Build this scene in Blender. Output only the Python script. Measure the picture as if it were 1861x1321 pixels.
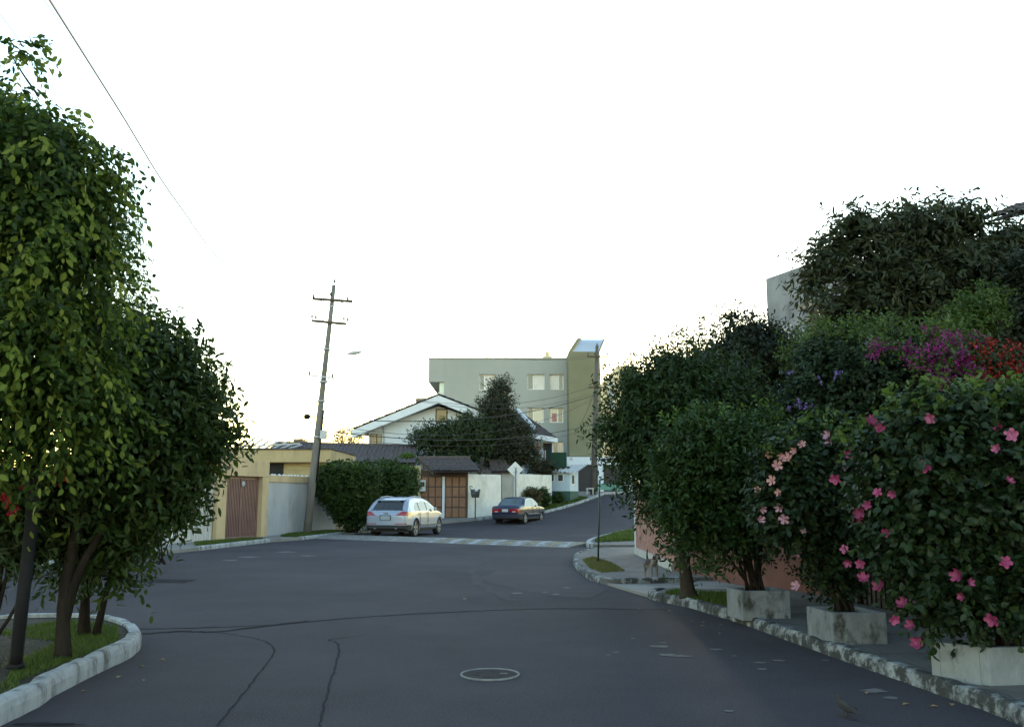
import bpy, bmesh, math, random
import numpy as np
from mathutils import Vector, Matrix
R = math.radians
random.seed(7)
for o in list(bpy.data.objects): bpy.data.objects.remove(o)
SC = bpy.context.scene
COL = SC.collection
# ------------------------------------------------------------------ camera
F = 1620.0; PW, PH = 1861.0, 1321.0; HORIZ = 903.0; CAMH = 1.6
PITCH = math.atan((HORIZ - PH/2)/F)
cam_d = bpy.data.cameras.new('camera'); cam = bpy.data.objects.new('camera', cam_d); COL.objects.link(cam)
cam.location = (0, 0, CAMH); cam.rotation_euler = (R(90)+PITCH, 0, 0)
cam_d.sensor_width = 36; cam_d.lens = 36*F/PW; cam_d.clip_start = .05; cam_d.clip_end = 6000
SC.camera = cam
# ------------------------------------------------------------------ sky, sun, exposure
SUN_EL, SUN_AZ = R(6.0), R(5.5)            # azimuth clockwise from +Y (straight ahead)
w = bpy.data.worlds.new('World'); SC.world = w; w.use_nodes = True
nt = w.node_tree; nt.nodes.clear()
sky = nt.nodes.new('ShaderNodeTexSky'); sky.sky_type = 'NISHITA'; sky.sun_disc = False
sky.sun_elevation = SUN_EL; sky.sun_rotation = SUN_AZ
sky.altitude = 100; sky.air_density = 1.25; sky.dust_density = 0.2; sky.ozone_density = 1.3
bg = nt.nodes.new('ShaderNodeBackground'); bg.inputs['Strength'].default_value = 0.15
wo = nt.nodes.new('ShaderNodeOutputWorld')
nt.links.new(sky.outputs[0], bg.inputs[0]); nt.links.new(bg.outputs[0], wo.inputs[0])
sun_d = bpy.data.lights.new('sun', 'SUN'); sun_d.energy = 1.0; sun_d.angle = R(3); sun_d.color = (1, .86, .66)
sun = bpy.data.objects.new('sun', sun_d); COL.objects.link(sun)
sd = Vector((math.sin(SUN_AZ)*math.cos(SUN_EL), math.cos(SUN_AZ)*math.cos(SUN_EL), math.sin(SUN_EL)))
sun.rotation_euler = sd.to_track_quat('Z', 'Y').to_euler()
SC.view_settings.view_transform = 'Standard'; SC.view_settings.look = 'None'
SC.view_settings.gamma = 1; SC.view_settings.use_curve_mapping = False
SC.view_settings.exposure = 2.65
SC.render.engine = 'CYCLES'
SC.cycles.max_bounces = 8; SC.cycles.transparent_max_bounces = 8
try:
    SC.cycles.use_denoising = True
except Exception: pass

# ------------------------------------------------------------------ helpers
def ray(u, v):
    a = (u-PW/2)/F; b = (PH/2-v)/F; c, s = math.cos(PITCH), math.sin(PITCH)
    return Vector((a, c-b*s, s+b*c))
def P(u, v, Y):                      # the point that stands Y metres ahead on this line of sight
    d = ray(u, v); return Vector((0, 0, CAMH)) + d*(Y/d.y)
def G(u, v, z=0.):
    d = ray(u, v); t = (z-CAMH)/d.z; return Vector((d.x*t, d.y*t, z))
def X(u, Y, v=880): return P(u, v, Y).x
def Z(v, Y): return P(930, v, Y).z
def H(y):                            # the street climbs behind the speed bump
    if y < 42: return 0.
    if y < 61: return .0049*(y-42)**2
    return .0049*361 + .03*(y-61)
def lerp(a, b, t): return a+(b-a)*t

class MB:
    """collects shapes for ONE mesh object"""
    def __init__(s): s.v = []; s.f = []; s.sm = []
    def add(s, vs, fs, smooth=False):
        o = len(s.v); s.v += [tuple(p) for p in vs]; s.f += [tuple(i+o for i in f) for f in fs]; s.sm += [smooth]*len(fs); return s
    def box(s, a, b):
        x0, y0, z0 = a; x1, y1, z1 = b
        return s.add([(x0,y0,z0),(x1,y0,z0),(x1,y1,z0),(x0,y1,z0),(x0,y0,z1),(x1,y0,z1),(x1,y1,z1),(x0,y1,z1)],
                     [(0,3,2,1),(4,5,6,7),(0,1,5,4),(1,2,6,5),(2,3,7,6),(3,0,4,7)])
    def hexa(s, base, top):          # 4 base points, 4 top points
        return s.add(list(base)+list(top), [(0,3,2,1),(4,5,6,7),(0,1,5,4),(1,2,6,5),(2,3,7,6),(3,0,4,7)])
    def beam(s, p, q, wdt, hgt, up=(0,0,1)):
        p, q = Vector(p), Vector(q); d = (q-p).normalized(); u = Vector(up)
        sdv = d.cross(u)
        if sdv.length < 1e-4: sdv = d.cross(Vector((1,0,0)))
        sdv.normalize(); u = sdv.cross(d).normalized(); a, b = sdv*wdt/2, u*hgt/2
        return s.hexa([p-a-b, p+a-b, q+a-b, q-a-b], [p-a+b, p+a+b, q+a+b, q-a+b])
    def tube(s, pts, rads, n=8, cap=True):
        pts = [Vector(p) for p in pts]; m = len(pts)
        if not hasattr(rads, '__len__'): rads = [rads]*m
        vs = []; fs = []; ref = None
        for i, p in enumerate(pts):
            d = (pts[min(i+1, m-1)]-pts[max(i-1, 0)]).normalized()
            if ref is None:
                ref = d.cross(Vector((0, 0, 1))) if abs(d.z) < .95 else d.cross(Vector((1, 0, 0)))
            ref = (ref-d*ref.dot(d)).normalized(); bn = d.cross(ref)
            for k in range(n):
                a = 2*math.pi*k/n; vs.append(p+(ref*math.cos(a)+bn*math.sin(a))*rads[i])
        for i in range(m-1):
            for k in range(n):
                fs.append((i*n+k, i*n+(k+1) % n, (i+1)*n+(k+1) % n, (i+1)*n+k))
        s.add(vs, fs, True)
        if cap:
            o = len(s.v)-len(vs); s.f += [tuple(o+k for k in reversed(range(n))), tuple(o+(m-1)*n+k for k in range(n))]; s.sm += [False]*2
        return s
    def lathe(s, c, prof, n=16, ax=None):  # prof: (r, h) about axis through c
        c = Vector(c); ax = Vector(ax or (0, 0, 1)).normalized()
        a = ax.orthogonal().normalized(); b = ax.cross(a); vs = []; fs = []
        for r, h in prof:
            for k in range(n):
                t = 2*math.pi*k/n; vs.append(c+ax*h+(a*math.cos(t)+b*math.sin(t))*r)
        for i in range(len(prof)-1):
            for k in range(n): fs.append((i*n+k, i*n+(k+1) % n, (i+1)*n+(k+1) % n, (i+1)*n+k))
        s.add(vs, fs, True); o = len(s.v)-len(vs)
        s.f += [tuple(o+k for k in reversed(range(n))), tuple(o+(len(prof)-1)*n+k for k in range(n))]; s.sm += [False]*2
        return s
    def xf(s, M, start=0):
        for i in range(start, len(s.v)): s.v[i] = tuple(M @ Vector(s.v[i]))
        return s
    def build(s, name, m, parent=None, bevel=0):
        me = bpy.data.meshes.new(name); me.from_pydata(s.v, [], s.f); me.update()
        me.polygons.foreach_set('use_smooth', s.sm); me.materials.append(m)
        o = bpy.data.objects.new(name, me); COL.objects.link(o)
        if parent: o.parent = parent; o.matrix_parent_inverse = parent.matrix_basis.inverted()
        if bevel:
            b = o.modifiers.new('bevel', 'BEVEL'); b.width = bevel; b.segments = 2; b.limit_method = 'ANGLE'
        return o
def tag(o, label=None, cat=None, group=None, kind=None):
    if label: o['label'] = label
    if cat: o['category'] = cat
    if group: o['group'] = group
    if kind: o['kind'] = kind
    return o
def thing(name, loc, label, cat, group=None, rz=0):
    o = bpy.data.objects.new(name, None); COL.objects.link(o); o.empty_display_size = .2
    o.location = loc; o.rotation_euler = (0, 0, rz); bpy.context.view_layer.update() if False else None
    return tag(o, label, cat, group)
def link_obj(name, me, parent=None, mw=None):
    o = bpy.data.objects.new(name, me); COL.objects.link(o)
    if parent:
        o.parent = parent; o.matrix_parent_inverse = parent.matrix_basis.inverted()
    if mw is not None: o.matrix_basis = mw
    return o

# ------------------------------------------------------------------ materials
def mat(name, c1, c2=None, rough=.8, scale=4., bump=0., bscale=None, detail=6, thr=(.35, .65), stretch=(1,1,1), metal=0., coat=0., spec=.5, c3=None, s3=1., t3=(.55,.7), alpha=None, emit=None):
    m = bpy.data.materials.new(name); m.use_nodes = True; n = m.node_tree.nodes; l = m.node_tree.links
    b = n['Principled BSDF']; b.inputs['Roughness'].default_value = rough; b.inputs['Metallic'].default_value = metal
    b.inputs['Coat Weight'].default_value = coat; b.inputs['Specular IOR Level'].default_value = spec
    b.inputs['Base Color'].default_value = (*c1, 1)
    tc = n.new('ShaderNodeTexCoord'); mp = n.new('ShaderNodeMapping'); mp.inputs['Scale'].default_value = stretch
    l.new(tc.outputs['Object'], mp.inputs[0])
    col = None
    if c2 is not None:
        nz = n.new('ShaderNodeTexNoise'); nz.inputs['Scale'].default_value = scale; nz.inputs['Detail'].default_value = detail
        nz.inputs['Roughness'].default_value = .65
        l.new(mp.outputs[0], nz.inputs['Vector'])
        rp = n.new('ShaderNodeValToRGB'); rp.color_ramp.elements[0].position = thr[0]; rp.color_ramp.elements[1].position = thr[1]
        rp.color_ramp.elements[0].color = (*c1, 1); rp.color_ramp.elements[1].color = (*c2, 1)
        l.new(nz.outputs['Fac'], rp.inputs[0]); col = rp.outputs[0]
    if c3 is not None:
        n3 = n.new('ShaderNodeTexNoise'); n3.inputs['Scale'].default_value = s3; n3.inputs['Detail'].default_value = 8; n3.inputs['Roughness'].default_value = .7
        l.new(mp.outputs[0], n3.inputs['Vector'])
        r3 = n.new('ShaderNodeValToRGB'); r3.color_ramp.elements[0].position = t3[0]; r3.color_ramp.elements[1].position = t3[1]
        l.new(n3.outputs['Fac'], r3.inputs[0])
        mx = n.new('ShaderNodeMix'); mx.data_type = 'RGBA'; mx.inputs[7].default_value = (*c3, 1)
        if col: l.new(col, mx.inputs[6])
        else: mx.inputs[6].default_value = (*c1, 1)
        l.new(r3.outputs[0], mx.inputs[0]); col = mx.outputs[2]
    if col: l.new(col, b.inputs['Base Color'])
    if bump:
        nb = n.new('ShaderNodeTexNoise'); nb.inputs['Scale'].default_value = bscale or scale*6; nb.inputs['Detail'].default_value = 8
        l.new(mp.outputs[0], nb.inputs['Vector'])
        bp = n.new('ShaderNodeBump'); bp.inputs['Strength'].default_value = bump; bp.inputs['Distance'].default_value = .02
        l.new(nb.outputs['Fac'], bp.inputs['Height']); l.new(bp.outputs[0], b.inputs['Normal'])
    return m
def leafmat(name, cols, rough=.5, transl=.3, tcol=None):
    m = bpy.data.materials.new(name); m.use_nodes = True; n = m.node_tree.nodes; l = m.node_tree.links
    b = n['Principled BSDF']; b.inputs['Roughness'].default_value = rough; b.inputs['Specular IOR Level'].default_value = .22
    at = n.new('ShaderNodeAttribute'); at.attribute_name = 'rnd'
    oi = n.new('ShaderNodeObjectInfo'); ad = n.new('ShaderNodeMath'); ad.operation = 'ADD'
    rp = n.new('ShaderNodeValToRGB'); e = rp.color_ramp.elements
    while len(e) < len(cols): e.new(.5)
    for i, c in enumerate(cols): e[i].position = i/(len(cols)-1); e[i].color = (*c, 1)
    l.new(at.outputs['Fac'], ad.inputs[0]); ad.inputs[1].default_value = 0
    l.new(ad.outputs[0], rp.inputs[0]); l.new(rp.outputs[0], b.inputs['Base Color'])
    tr = n.new('ShaderNodeBsdfTranslucent'); ms = n.new('ShaderNodeMixShader'); ms.inputs[0].default_value = transl
    hs = n.new('ShaderNodeHueSaturation'); hs.inputs['Value'].default_value = 1.6; hs.inputs['Hue'].default_value = .49
    l.new(rp.outputs[0], hs.inputs['Color']); l.new(hs.outputs[0], tr.inputs[0])
    l.new(b.outputs[0], ms.inputs[1]); l.new(tr.outputs[0], ms.inputs[2]); l.new(ms.outputs[0], n['Material Output'].inputs[0])
    return m
M = {}
M['asphalt'] = mat('asphalt', (.037,.034,.043), (.062,.057,.069), .92, .30, .9, 110, c3=(.080,.074,.083), s3=60, t3=(.46,.66), spec=.12)
M['asphalt_patch'] = mat('asphalt_patch', (.053,.048,.058), (.066,.060,.070), .92, .8, .6, 130, spec=.12)
M['tar'] = mat('tar', (.017,.016,.019), (.028,.027,.031), .95, 3, spec=.05)
M['scuff'] = mat('road_scuff', (.10,.097,.10), (.15,.145,.145), .95, 6, spec=.1)
M['ground'] = mat('ground_soil', (.07,.06,.045), (.05,.065,.03), .95, .6)
M['soil'] = mat('soil', (.030,.026,.022), (.05,.042,.035), .95, 5, .6, spec=.1)
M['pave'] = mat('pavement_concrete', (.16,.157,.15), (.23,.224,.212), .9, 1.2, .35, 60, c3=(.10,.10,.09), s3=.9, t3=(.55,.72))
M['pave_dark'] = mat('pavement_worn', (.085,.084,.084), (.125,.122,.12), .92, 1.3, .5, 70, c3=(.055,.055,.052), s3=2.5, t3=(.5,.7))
M['kerb_r'] = mat('kerb_peeling_paint', (.31,.335,.35), (.19,.205,.215), .88, 6, .7, 22, c3=(.05,.053,.053), s3=5, t3=(.42,.53), spec=.15)
M['kerb_l'] = mat('kerb_white_paint', (.34,.36,.375), (.24,.255,.265), .88, 5, .8, 22, c3=(.095,.097,.092), s3=5, t3=(.50,.66), stretch=(1,1,.35), spec=.2)
M['planter'] = mat('planter_paint', (.23,.255,.275), (.145,.16,.178), .85, 2.5, .7, 22, c3=(.05,.053,.05), s3=4, t3=(.54,.66), stretch=(1,1,.6), spec=.2)
M['grass'] = leafmat('grass_blades', [(0.032,0.061,0.011),(0.058,0.094,0.014),(0.094,0.122,0.025)], .6, .25)
M['grass_dry'] = leafmat('grass_dry', [(0.058,0.072,0.014),(0.108,0.115,0.029),(0.158,0.144,0.058)], .6, .25)
M['bark'] = mat('bark', (.012,.010,.0085), (.028,.023,.019), .95, 8, .8, 30, stretch=(1,1,.25), spec=.08)
M['bark_pale'] = mat('bark_pale', (.032,.027,.023), (.056,.048,.04), .95, 8, .8, 30, stretch=(1,1,.25), spec=.08)
M['yellow'] = mat('yellow_plaster', (.46,.345,.20), (.53,.41,.25), .88, 1.5, .3, 40, c3=(.32,.245,.15), s3=1.2, t3=(.52,.75), stretch=(1,1,.35))
M['yellow2'] = mat('olive_yellow_plaster', (.36,.285,.16), (.43,.345,.20), .88, 1.2, .25, 40, c3=(.26,.21,.13), s3=.9, t3=(.52,.75), stretch=(1,1,.35))
M['greywall'] = mat('blue_grey_plaster', (.34,.35,.37), (.42,.43,.45), .9, 2., .4, 50, c3=(.22,.22,.23), s3=1.1, t3=(.55,.75), stretch=(1,1,.35))
M['stonewall'] = mat('pale_ribbed_stone', (.40,.39,.38), (.56,.55,.53), .9, 7, .9, 18, stretch=(1,1,.22), c3=(.28,.27,.26), s3=1.5)
M['brownwall'] = mat('brown_plaster', (.24,.205,.17), (.31,.27,.22), .92, 1.3, .4, 40)
M['ochrewall'] = mat('ochre_plaster', (.38,.32,.18), (.46,.39,.24), .9, 1.4, .3, 40)
M['whitewall'] = mat('rough_white_plaster', (.60,.60,.57), (.74,.73,.69), .9, 3, .8, 18, c3=(.42,.42,.37), s3=.8, t3=(.5,.8), stretch=(1,1,.6))
M['greycol'] = mat('grey_plaster', (.36,.35,.32), (.44,.43,.40), .9, 2, .4, 40)
M['brick'] = mat('salmon_wall', (.30,.15,.125), (.37,.21,.18), .9, 5, .8, 14, c3=(.17,.09,.078), s3=4.5, t3=(.52,.64), spec=.15)
M['white'] = mat('white_paint', (.64,.69,.77), (.57,.62,.69), .7, 2)
M['siding'] = mat('white_siding', (.62,.67,.76), (.56,.61,.70), .7, 1.4)
M['bldg'] = mat('sage_green_render', (.315,.328,.31), (.35,.362,.34), .9, .6, .25, 12, c3=(.275,.29,.27), s3=.3, t3=(.5,.8), stretch=(1,1,.35))
M['olive'] = mat('olive_render', (.165,.16,.10), (.195,.19,.12), .9, .6, .2, 12)
M['lit'] = mat('warm_lit_render', (.62,.50,.30), (.70,.58,.36), .9, .6)  # cream tone includes the warm glow of the low sun
M['glass'] = mat('window_glass', (.05,.06,.07), None, .06, spec=.9, metal=0)
M['glass_sky'] = mat('window_glass_sky_reflection', (.42,.42,.44), (.50,.48,.47), .12, 1.5, spec=.6)  # bright sky reflection painted into the pane colour
M['glass_grey'] = mat('window_glass_grey_reflection', (.30,.30,.29), (.36,.36,.35), .12, 1.5, spec=.8)  # greyer pane, reflection painted in as well
M['glass_dim'] = mat('window_glass_dim', (.10,.105,.11), (.15,.15,.15), .1, 1.5, spec=.6)  # dark pane colour stands for the shaded window reveal
M['frame_w'] = mat('window_frame_white', (.7,.71,.72), None, .5)
M['dark'] = mat('dark_opening', (.018,.018,.02), None, .9)
M['tile'] = mat('clay_tile_dark', (.055,.047,.052), (.10,.088,.094), .9, 6, .5, 20, c3=(.16,.145,.15), s3=7, t3=(.6,.72), spec=.2)
M['tile_b'] = mat('clay_tile_weathered', (.07,.056,.054), (.12,.098,.094), .9, 5, .5, 20, c3=(.05,.045,.045), s3=5, t3=(.55,.7), spec=.2)
M['fibre'] = mat('corrugated_fibre_cement', (.34,.355,.37), (.45,.46,.47), .9, 3, c3=(.17,.17,.17), s3=3)
M['wood'] = mat('brown_wood', (.19,.088,.048), (.25,.125,.07), .6, 2, .2, 20, stretch=(6,6,1))
M['wood_dark'] = mat('dark_wood', (.055,.034,.025), (.085,.055,.04), .7, 3)
M['gate_br'] = mat('maroon_brown_metal', (.165,.085,.075), (.21,.115,.10), .55, 2)
M['concrete'] = mat('pole_concrete', (.125,.118,.112), (.185,.175,.165), .9, 3, .3, 40, stretch=(1,1,.2), spec=.15)
M['metal_gal'] = mat('galvanised_metal', (.34,.37,.41), (.42,.45,.48), .5, 5, metal=.3)
M['metal_dk'] = mat('dark_metal', (.010,.0105,.012), (.016,.016,.018), .75, 5, spec=.12)
M['post_gr'] = mat('green_black_paint', (.02,.035,.035), None, .55)
M['sign_g'] = mat('street_sign_green', (.10,.28,.25), None, .5)
M['sign_b'] = mat('sign_back_aluminium', (.55,.56,.57), (.63,.64,.65), .55, 4)
M['cable'] = mat('black_cable', (.02,.02,.022), None, .7)
M['insul'] = mat('insulator_brown', (.05,.04,.035), None, .4)
M['lamp'] = mat('lamp_housing', (.45,.46,.48), None, .5, metal=.2)
M['doorblk'] = mat('dark_brown_garage_door', (.032,.028,.032), None, .7)
M['booth'] = mat('pale_blue_paint', (.42,.52,.62), (.48,.58,.67), .8, 3, .2, 30)
M['booth_g'] = mat('dark_green_paint', (.03,.075,.065), (.04,.09,.075), .8, 3)
M['green_f'] = mat('green_fence_paint', (.012,.042,.03), None, .7, spec=.2)
M['bluebin'] = mat('blue_plastic', (.02,.06,.28), None, .5)
M['paint_w'] = mat('road_paint_white', (.34,.355,.37), (.22,.23,.24), .88, 7, c3=(.08,.08,.08), s3=5, t3=(.47,.60))
M['paint_y'] = mat('road_paint_yellow', (.27,.215,.10), (.19,.155,.085), .88, 7, c3=(.08,.08,.075), s3=5, t3=(.44,.56))
M['paint_f'] = mat('road_paint_faded', (.24,.235,.225), (.19,.185,.175), .9, 6, c3=(.10,.10,.10), s3=4, t3=(.48,.6))
M['bumpbase'] = mat('speed_bump_concrete', (.13,.127,.122), (.18,.175,.165), .9, 3, .4, 50)
M['iron'] = mat('manhole_iron', (.034,.033,.036), (.024,.024,.026), .9, 12, .4, 60, spec=.1)
M['ring'] = mat('worn_bright_rim', (.20,.21,.22), (.13,.135,.14), .8, 12, spec=.2)
M['bag'] = mat('white_bag_plastic', (.6,.6,.62), None, .4)
M['silver'] = mat('silver_car_paint', (.28,.325,.42), None, .30, metal=.3, coat=.4)
M['navy'] = mat('navy_car_paint', (.005,.011,.045), None, .3, metal=0., coat=.4)
M['cladding'] = mat('black_plastic', (.018,.018,.02), None, .7)
M['tyre'] = mat('tyre_rubber', (.014,.014,.015), None, .85)
M['rim'] = mat('alloy_rim', (.24,.245,.26), None, .4, metal=.6)
M['red_lens'] = mat('red_lens', (.26,.012,.02), None, .15, coat=.6)
M['clear_lens'] = mat('clear_lens', (.55,.50,.48), None, .2)
M['car_glass'] = mat('tinted_glass', (.012,.014,.016), None, .04, spec=.8)
M['car_glass_b'] = mat('pale_tinted_glass', (.05,.075,.09), None, .05, spec=.8)
M['plate'] = mat('number_plate', (.55,.56,.58), (.30,.31,.33), .5, 40)
M['plate_g'] = mat('number_plate_worn', (.34,.40,.44), (.18,.21,.25), .5, 40)
M['fur_w'] = mat('fur_white', (.22,.20,.185), (.15,.138,.125), .95, 30)
M['fur_d'] = mat('fur_dark', (.018,.015,.014), (.03,.023,.02), .95, 30)
M['fur_b'] = mat('fur_brown', (.055,.028,.018), (.08,.042,.028), .95, 30)
M['feather'] = mat('feather_grey_brown', (.03,.028,.03), (.05,.046,.048), .9, 30, spec=.15)
M['litter'] = mat('fallen_leaf', (.30,.20,.08), (.22,.13,.05), .9, 20)
M['fig'] = leafmat('weeping_fig_leaves', [(.013,.027,.007),(.030,.060,.010),(.068,.108,.016),(.14,.175,.03)], .62, .42)
M['fig_bright'] = leafmat('weeping_fig_backlit_leaves', [(.07,.115,.016),(.12,.165,.024),(.18,.21,.04)], .62, .42)  # light yellow-green leaves, brightened further for backlight showing through
M['isl'] = leafmat('broad_leaves_dark', [(0.016,0.032,0.009),(0.027,0.051,0.012),(0.049,0.078,0.019)], .55, .28)
M['olea'] = leafmat('oleander_leaves', [(0.027,0.048,0.018),(0.045,0.072,0.030),(0.078,0.108,0.054)], .5, .22)
M['verge'] = leafmat('verge_tree_leaves', [(0.012,0.027,0.008),(0.020,0.040,0.010),(0.036,0.060,0.014)], .5, .26)
M['shrub'] = leafmat('green_shrub_leaves', [(0.014,0.031,0.009),(0.022,0.049,0.012),(0.040,0.071,0.016)], .5, .26)
M['hib'] = leafmat('hibiscus_leaves', [(0.011,0.022,0.010),(0.017,0.034,0.012),(0.031,0.052,0.014)], .45, .22)
M['hibt'] = leafmat('hibiscus_lit_top_leaves', [(0.036,0.069,0.015),(0.060,0.099,0.018),(0.084,0.120,0.027)], .5, .3)  # light falling on the shrub tops, painted as lighter green leaves
M['ivy'] = leafmat('ivy_leaves', [(0.012,0.024,0.012),(0.019,0.037,0.016),(0.035,0.054,0.024)], .5, .2)
M['ivyt'] = leafmat('ivy_top_leaves', [(0.036,0.066,0.015),(0.051,0.090,0.018),(0.072,0.108,0.027)], .5, .3)
M['loq'] = leafmat('loquat_leaves', [(0.020,0.028,0.014),(0.034,0.044,0.019),(0.062,0.067,0.034)], .5, .2)
M['purp'] = leafmat('dark_vine_leaves', [(0.013,0.021,0.013),(0.021,0.031,0.016),(0.034,0.044,0.024)], .5, .2)
M['conif'] = leafmat('conifer_needles', [(.04,.07,.025),(.07,.10,.03),(.12,.13,.04)], .6, .2)
M['bush'] = leafmat('clipped_bush_leaves', [(0.019,0.038,0.010),(0.032,0.058,0.013),(0.051,0.083,0.019)], .5, .25)
M['busht'] = leafmat('clipped_bush_pale_leaves', [(0.051,0.101,0.014),(0.072,0.130,0.021),(0.094,0.151,0.029)], .5, .3)  # lighter green than the bush leaves
M['far1'] = leafmat('far_tree_leaves', [(0.025,0.039,0.017),(0.039,0.059,0.025),(0.061,0.087,0.035)], .6, .2)
M['far2'] = leafmat('dark_tree_leaves', [(.024,.030,.018),(.042,.048,.028),(.075,.082,.05)], .6, .2)
M['warmt'] = leafmat('warm_lit_leaves', [(.26,.19,.11),(.34,.25,.15),(.42,.32,.20)], .6, .35)  # warm light of the low sun put into the leaf colour
M['mag'] = leafmat('magenta_bracts', [(.14,.012,.09),(.24,.025,.17),(.32,.05,.24)], .7, .3)
M['red'] = leafmat('red_bracts', [(.18,.015,.012),(.28,.03,.02),(.36,.06,.035)], .7, .3)
M['violet'] = leafmat('violet_flowers', [(.16,.10,.35),(.24,.15,.45)], .6, .3)
def petalmat(nm, c): return mat(nm, c, tuple(min(1,k*1.25+.02) for k in c), .6, 20)
M['pet_pink'] = petalmat('petal_rose_pink', (.27,.032,.125))
M['pet_pale'] = petalmat('petal_pale_pink', (.36,.19,.27))
M['pet_salm'] = petalmat('petal_salmon', (.36,.165,.165))
M['pet_red'] = petalmat('petal_crimson', (.42,.02,.045))
M['stamen'] = mat('stamen', (.7,.45,.2), None, .7)

# ------------------------------------------------------------------ ground pieces
def flat(name, poly, h, m, parent=None, thick=.3, ysub=True, kind='structure'):
    """a slab whose top follows the street's slope"""
    bm = bmesh.new(); vs = [bm.verts.new((x, y, 0)) for x, y in poly]; bm.faces.new(vs)
    if ysub:
        for yy in [42+i*1.5 for i in range(14)]:
            bmesh.ops.bisect_plane(bm, geom=bm.verts[:]+bm.edges[:]+bm.faces[:], plane_co=(0, yy, 0), plane_no=(0, 1, 0))
    bmesh.ops.triangulate(bm, faces=bm.faces[:])
    top = bm.faces[:]
    for f in top:
        if f.normal.z < 0: f.normal_flip()
    if thick:
        r = bmesh.ops.extrude_face_region(bm, geom=top)
        up = [g for g in r['geom'] if isinstance(g, bmesh.types.BMVert)]
        us = set(up)
        for v in bm.verts:
            v.co.z = H(v.co.y)+(h if v in us else h-thick)
    else:
        for v in bm.verts: v.co.z = H(v.co.y)+h
    bmesh.ops.recalc_face_normals(bm, faces=bm.faces[:])
    me = bpy.data.meshes.new(name); bm.to_mesh(me); bm.free(); me.materials.append(m)
    o = bpy.data.objects.new(name, me); COL.objects.link(o)
    if parent: o.parent = parent
    elif kind: o['kind'] = kind
    return o
def catmull(pts, n=6):
    pts = [Vector(p) for p in pts]; out = []
    for i in range(len(pts)-1):
        a, b, c, d = pts[max(i-1, 0)], pts[i], pts[i+1], pts[min(i+2, len(pts)-1)]
        for k in range(n):
            t = k/n
            out.append(.5*((2*b)+(c-a)*t+(2*a-5*b+4*c-d)*t*t+(3*b-a-3*c+d)*t**3))
    return out+[pts[-1]]
def kerb(name, pts, wd, ht, m, inward, parent=None, jit=.006, seed=0, foot=.25, stone=1.15):
    """kerb stones along a line: pts is the road-side foot; inward = +1/-1 side on which the pavement lies"""
    rn = random.Random(seed); ps = catmull([(x, y, 0) for x, y in pts], 24); acc = [0.]
    for a, b in zip(ps, ps[1:]): acc.append(acc[-1]+(b-a).length)
    tot = acc[-1]; ns_ = max(1, round(tot/stone)); root = None
    def at_(s_):
        i = max(0, min(len(ps)-2, int(np.searchsorted(acc, s_))-1)); f = (s_-acc[i])/max(1e-6, acc[i+1]-acc[i]); return ps[i].lerp(ps[i+1], f), (ps[i+1]-ps[i]).normalized()
    for q in range(ns_):
        s0_, s1_ = tot*q/ns_+.006, tot*(q+1)/ns_-.006; n_ = 8; vs = []; fs = []; dz = rn.uniform(-.006, .006); dn = rn.uniform(-.006, .006)
        for i in range(n_+1):
            p, d = at_(lerp(s0_, s1_, i/n_)); nn = Vector((-d.y, d.x, 0))*inward; z = H(p.y)+dz; j = lambda: rn.uniform(-jit, jit)*.6
            e_ = .012 if i in (0, n_) else 0
            for a, b in [(0, -foot), (0+e_*.4, ht*.55), (.010+e_*.6, ht*.84), (.03+e_, ht-e_), (wd*.6, ht+.004-e_), (wd, ht-.002-e_), (wd, -foot)]: vs.append(p+nn*(a-.03+dn+j())+Vector((0, 0, z+b+j())))
        k = 7
        for i in range(n_):
            for r_ in range(k-1): fs.append((i*k+r_, i*k+r_+1, (i+1)*k+r_+1, (i+1)*k+r_))
        fs += [tuple(range(k)), tuple(reversed(range(n_*k, (n_+1)*k)))]
        o = MB().add(vs, fs).build(name if root is None else 'kerb_stone', m, root)
        bm = bmesh.new(); bm.from_mesh(o.data); bmesh.ops.recalc_face_normals(bm, faces=bm.faces[:]); bm.to_mesh(o.data); bm.free()
        if root is None: root = o; o['kind'] = 'structure'
    return root
# ground sheet to the horizon, road on top of it
def grid_sheet(name, xs, ys, dz, m):
    vs = [(x, y, H(y)+dz) for y in ys for x in xs]; n = len(xs); fs = []
    for j in range(len(ys)-1):
        for i in range(n-1): fs.append((j*n+i, j*n+i+1, (j+1)*n+i+1, (j+1)*n+i))
    o = MB().add(vs, fs, True).build(name, m); o['kind'] = 'structure'; return o
grid_sheet('ground', [-3000,-300,-60,0,60,300,3000], [-1500,-100,-20,10,42]+[42+1.9*i for i in range(1, 11)]+[90,200,600,4000], -.06, M['ground'])
road = grid_sheet('road', [-40,-20,-8,0,8,20,40], [-18,0,10,20,30,42]+[42+1.9*i for i in range(1, 11)]+[75], 0, M['asphalt'])

LK = [(-19,-16),(-15.2,4),(-12.9,13),(-11.23,20.0),(-10.7,22.1),(-10.1,25.0)]
LKB = [(-9.45,27.4),(-9.05,30.2),(-8.69,32.5)]
LKC = [(-7.95,34.2),(-7.45,37.0),(-7.0,40.3)]
LKD = [(-5.9,43.6),(-4.6,46.8),(-3.7,48.2),(-1.9,50.0)]
LKE = [(-1.9,50.0),(.2,52.3),(1.9,53.6),(4.1,57.2),(5.85,60.3),(8.5,65),(10,70)]
left_poly = [(-40,-16)]+LK+LKB+LKC+LKD+LKE[1:]+[(10,74),(-40,74)]
flat('pavement', left_poly, .10, M['pave'])
kerb('kerb', LK, .16, .13, M['kerb_l'], +1, seed=1)
kerb('kerb', LKB, .16, .13, M['kerb_l'], +1, seed=2)
kerb('kerb', LKC, .16, .13, M['kerb_l'], +1, seed=3)
kerb('kerb', LKE, .18, .14, M['kerb_l'], +1, seed=4)
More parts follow.
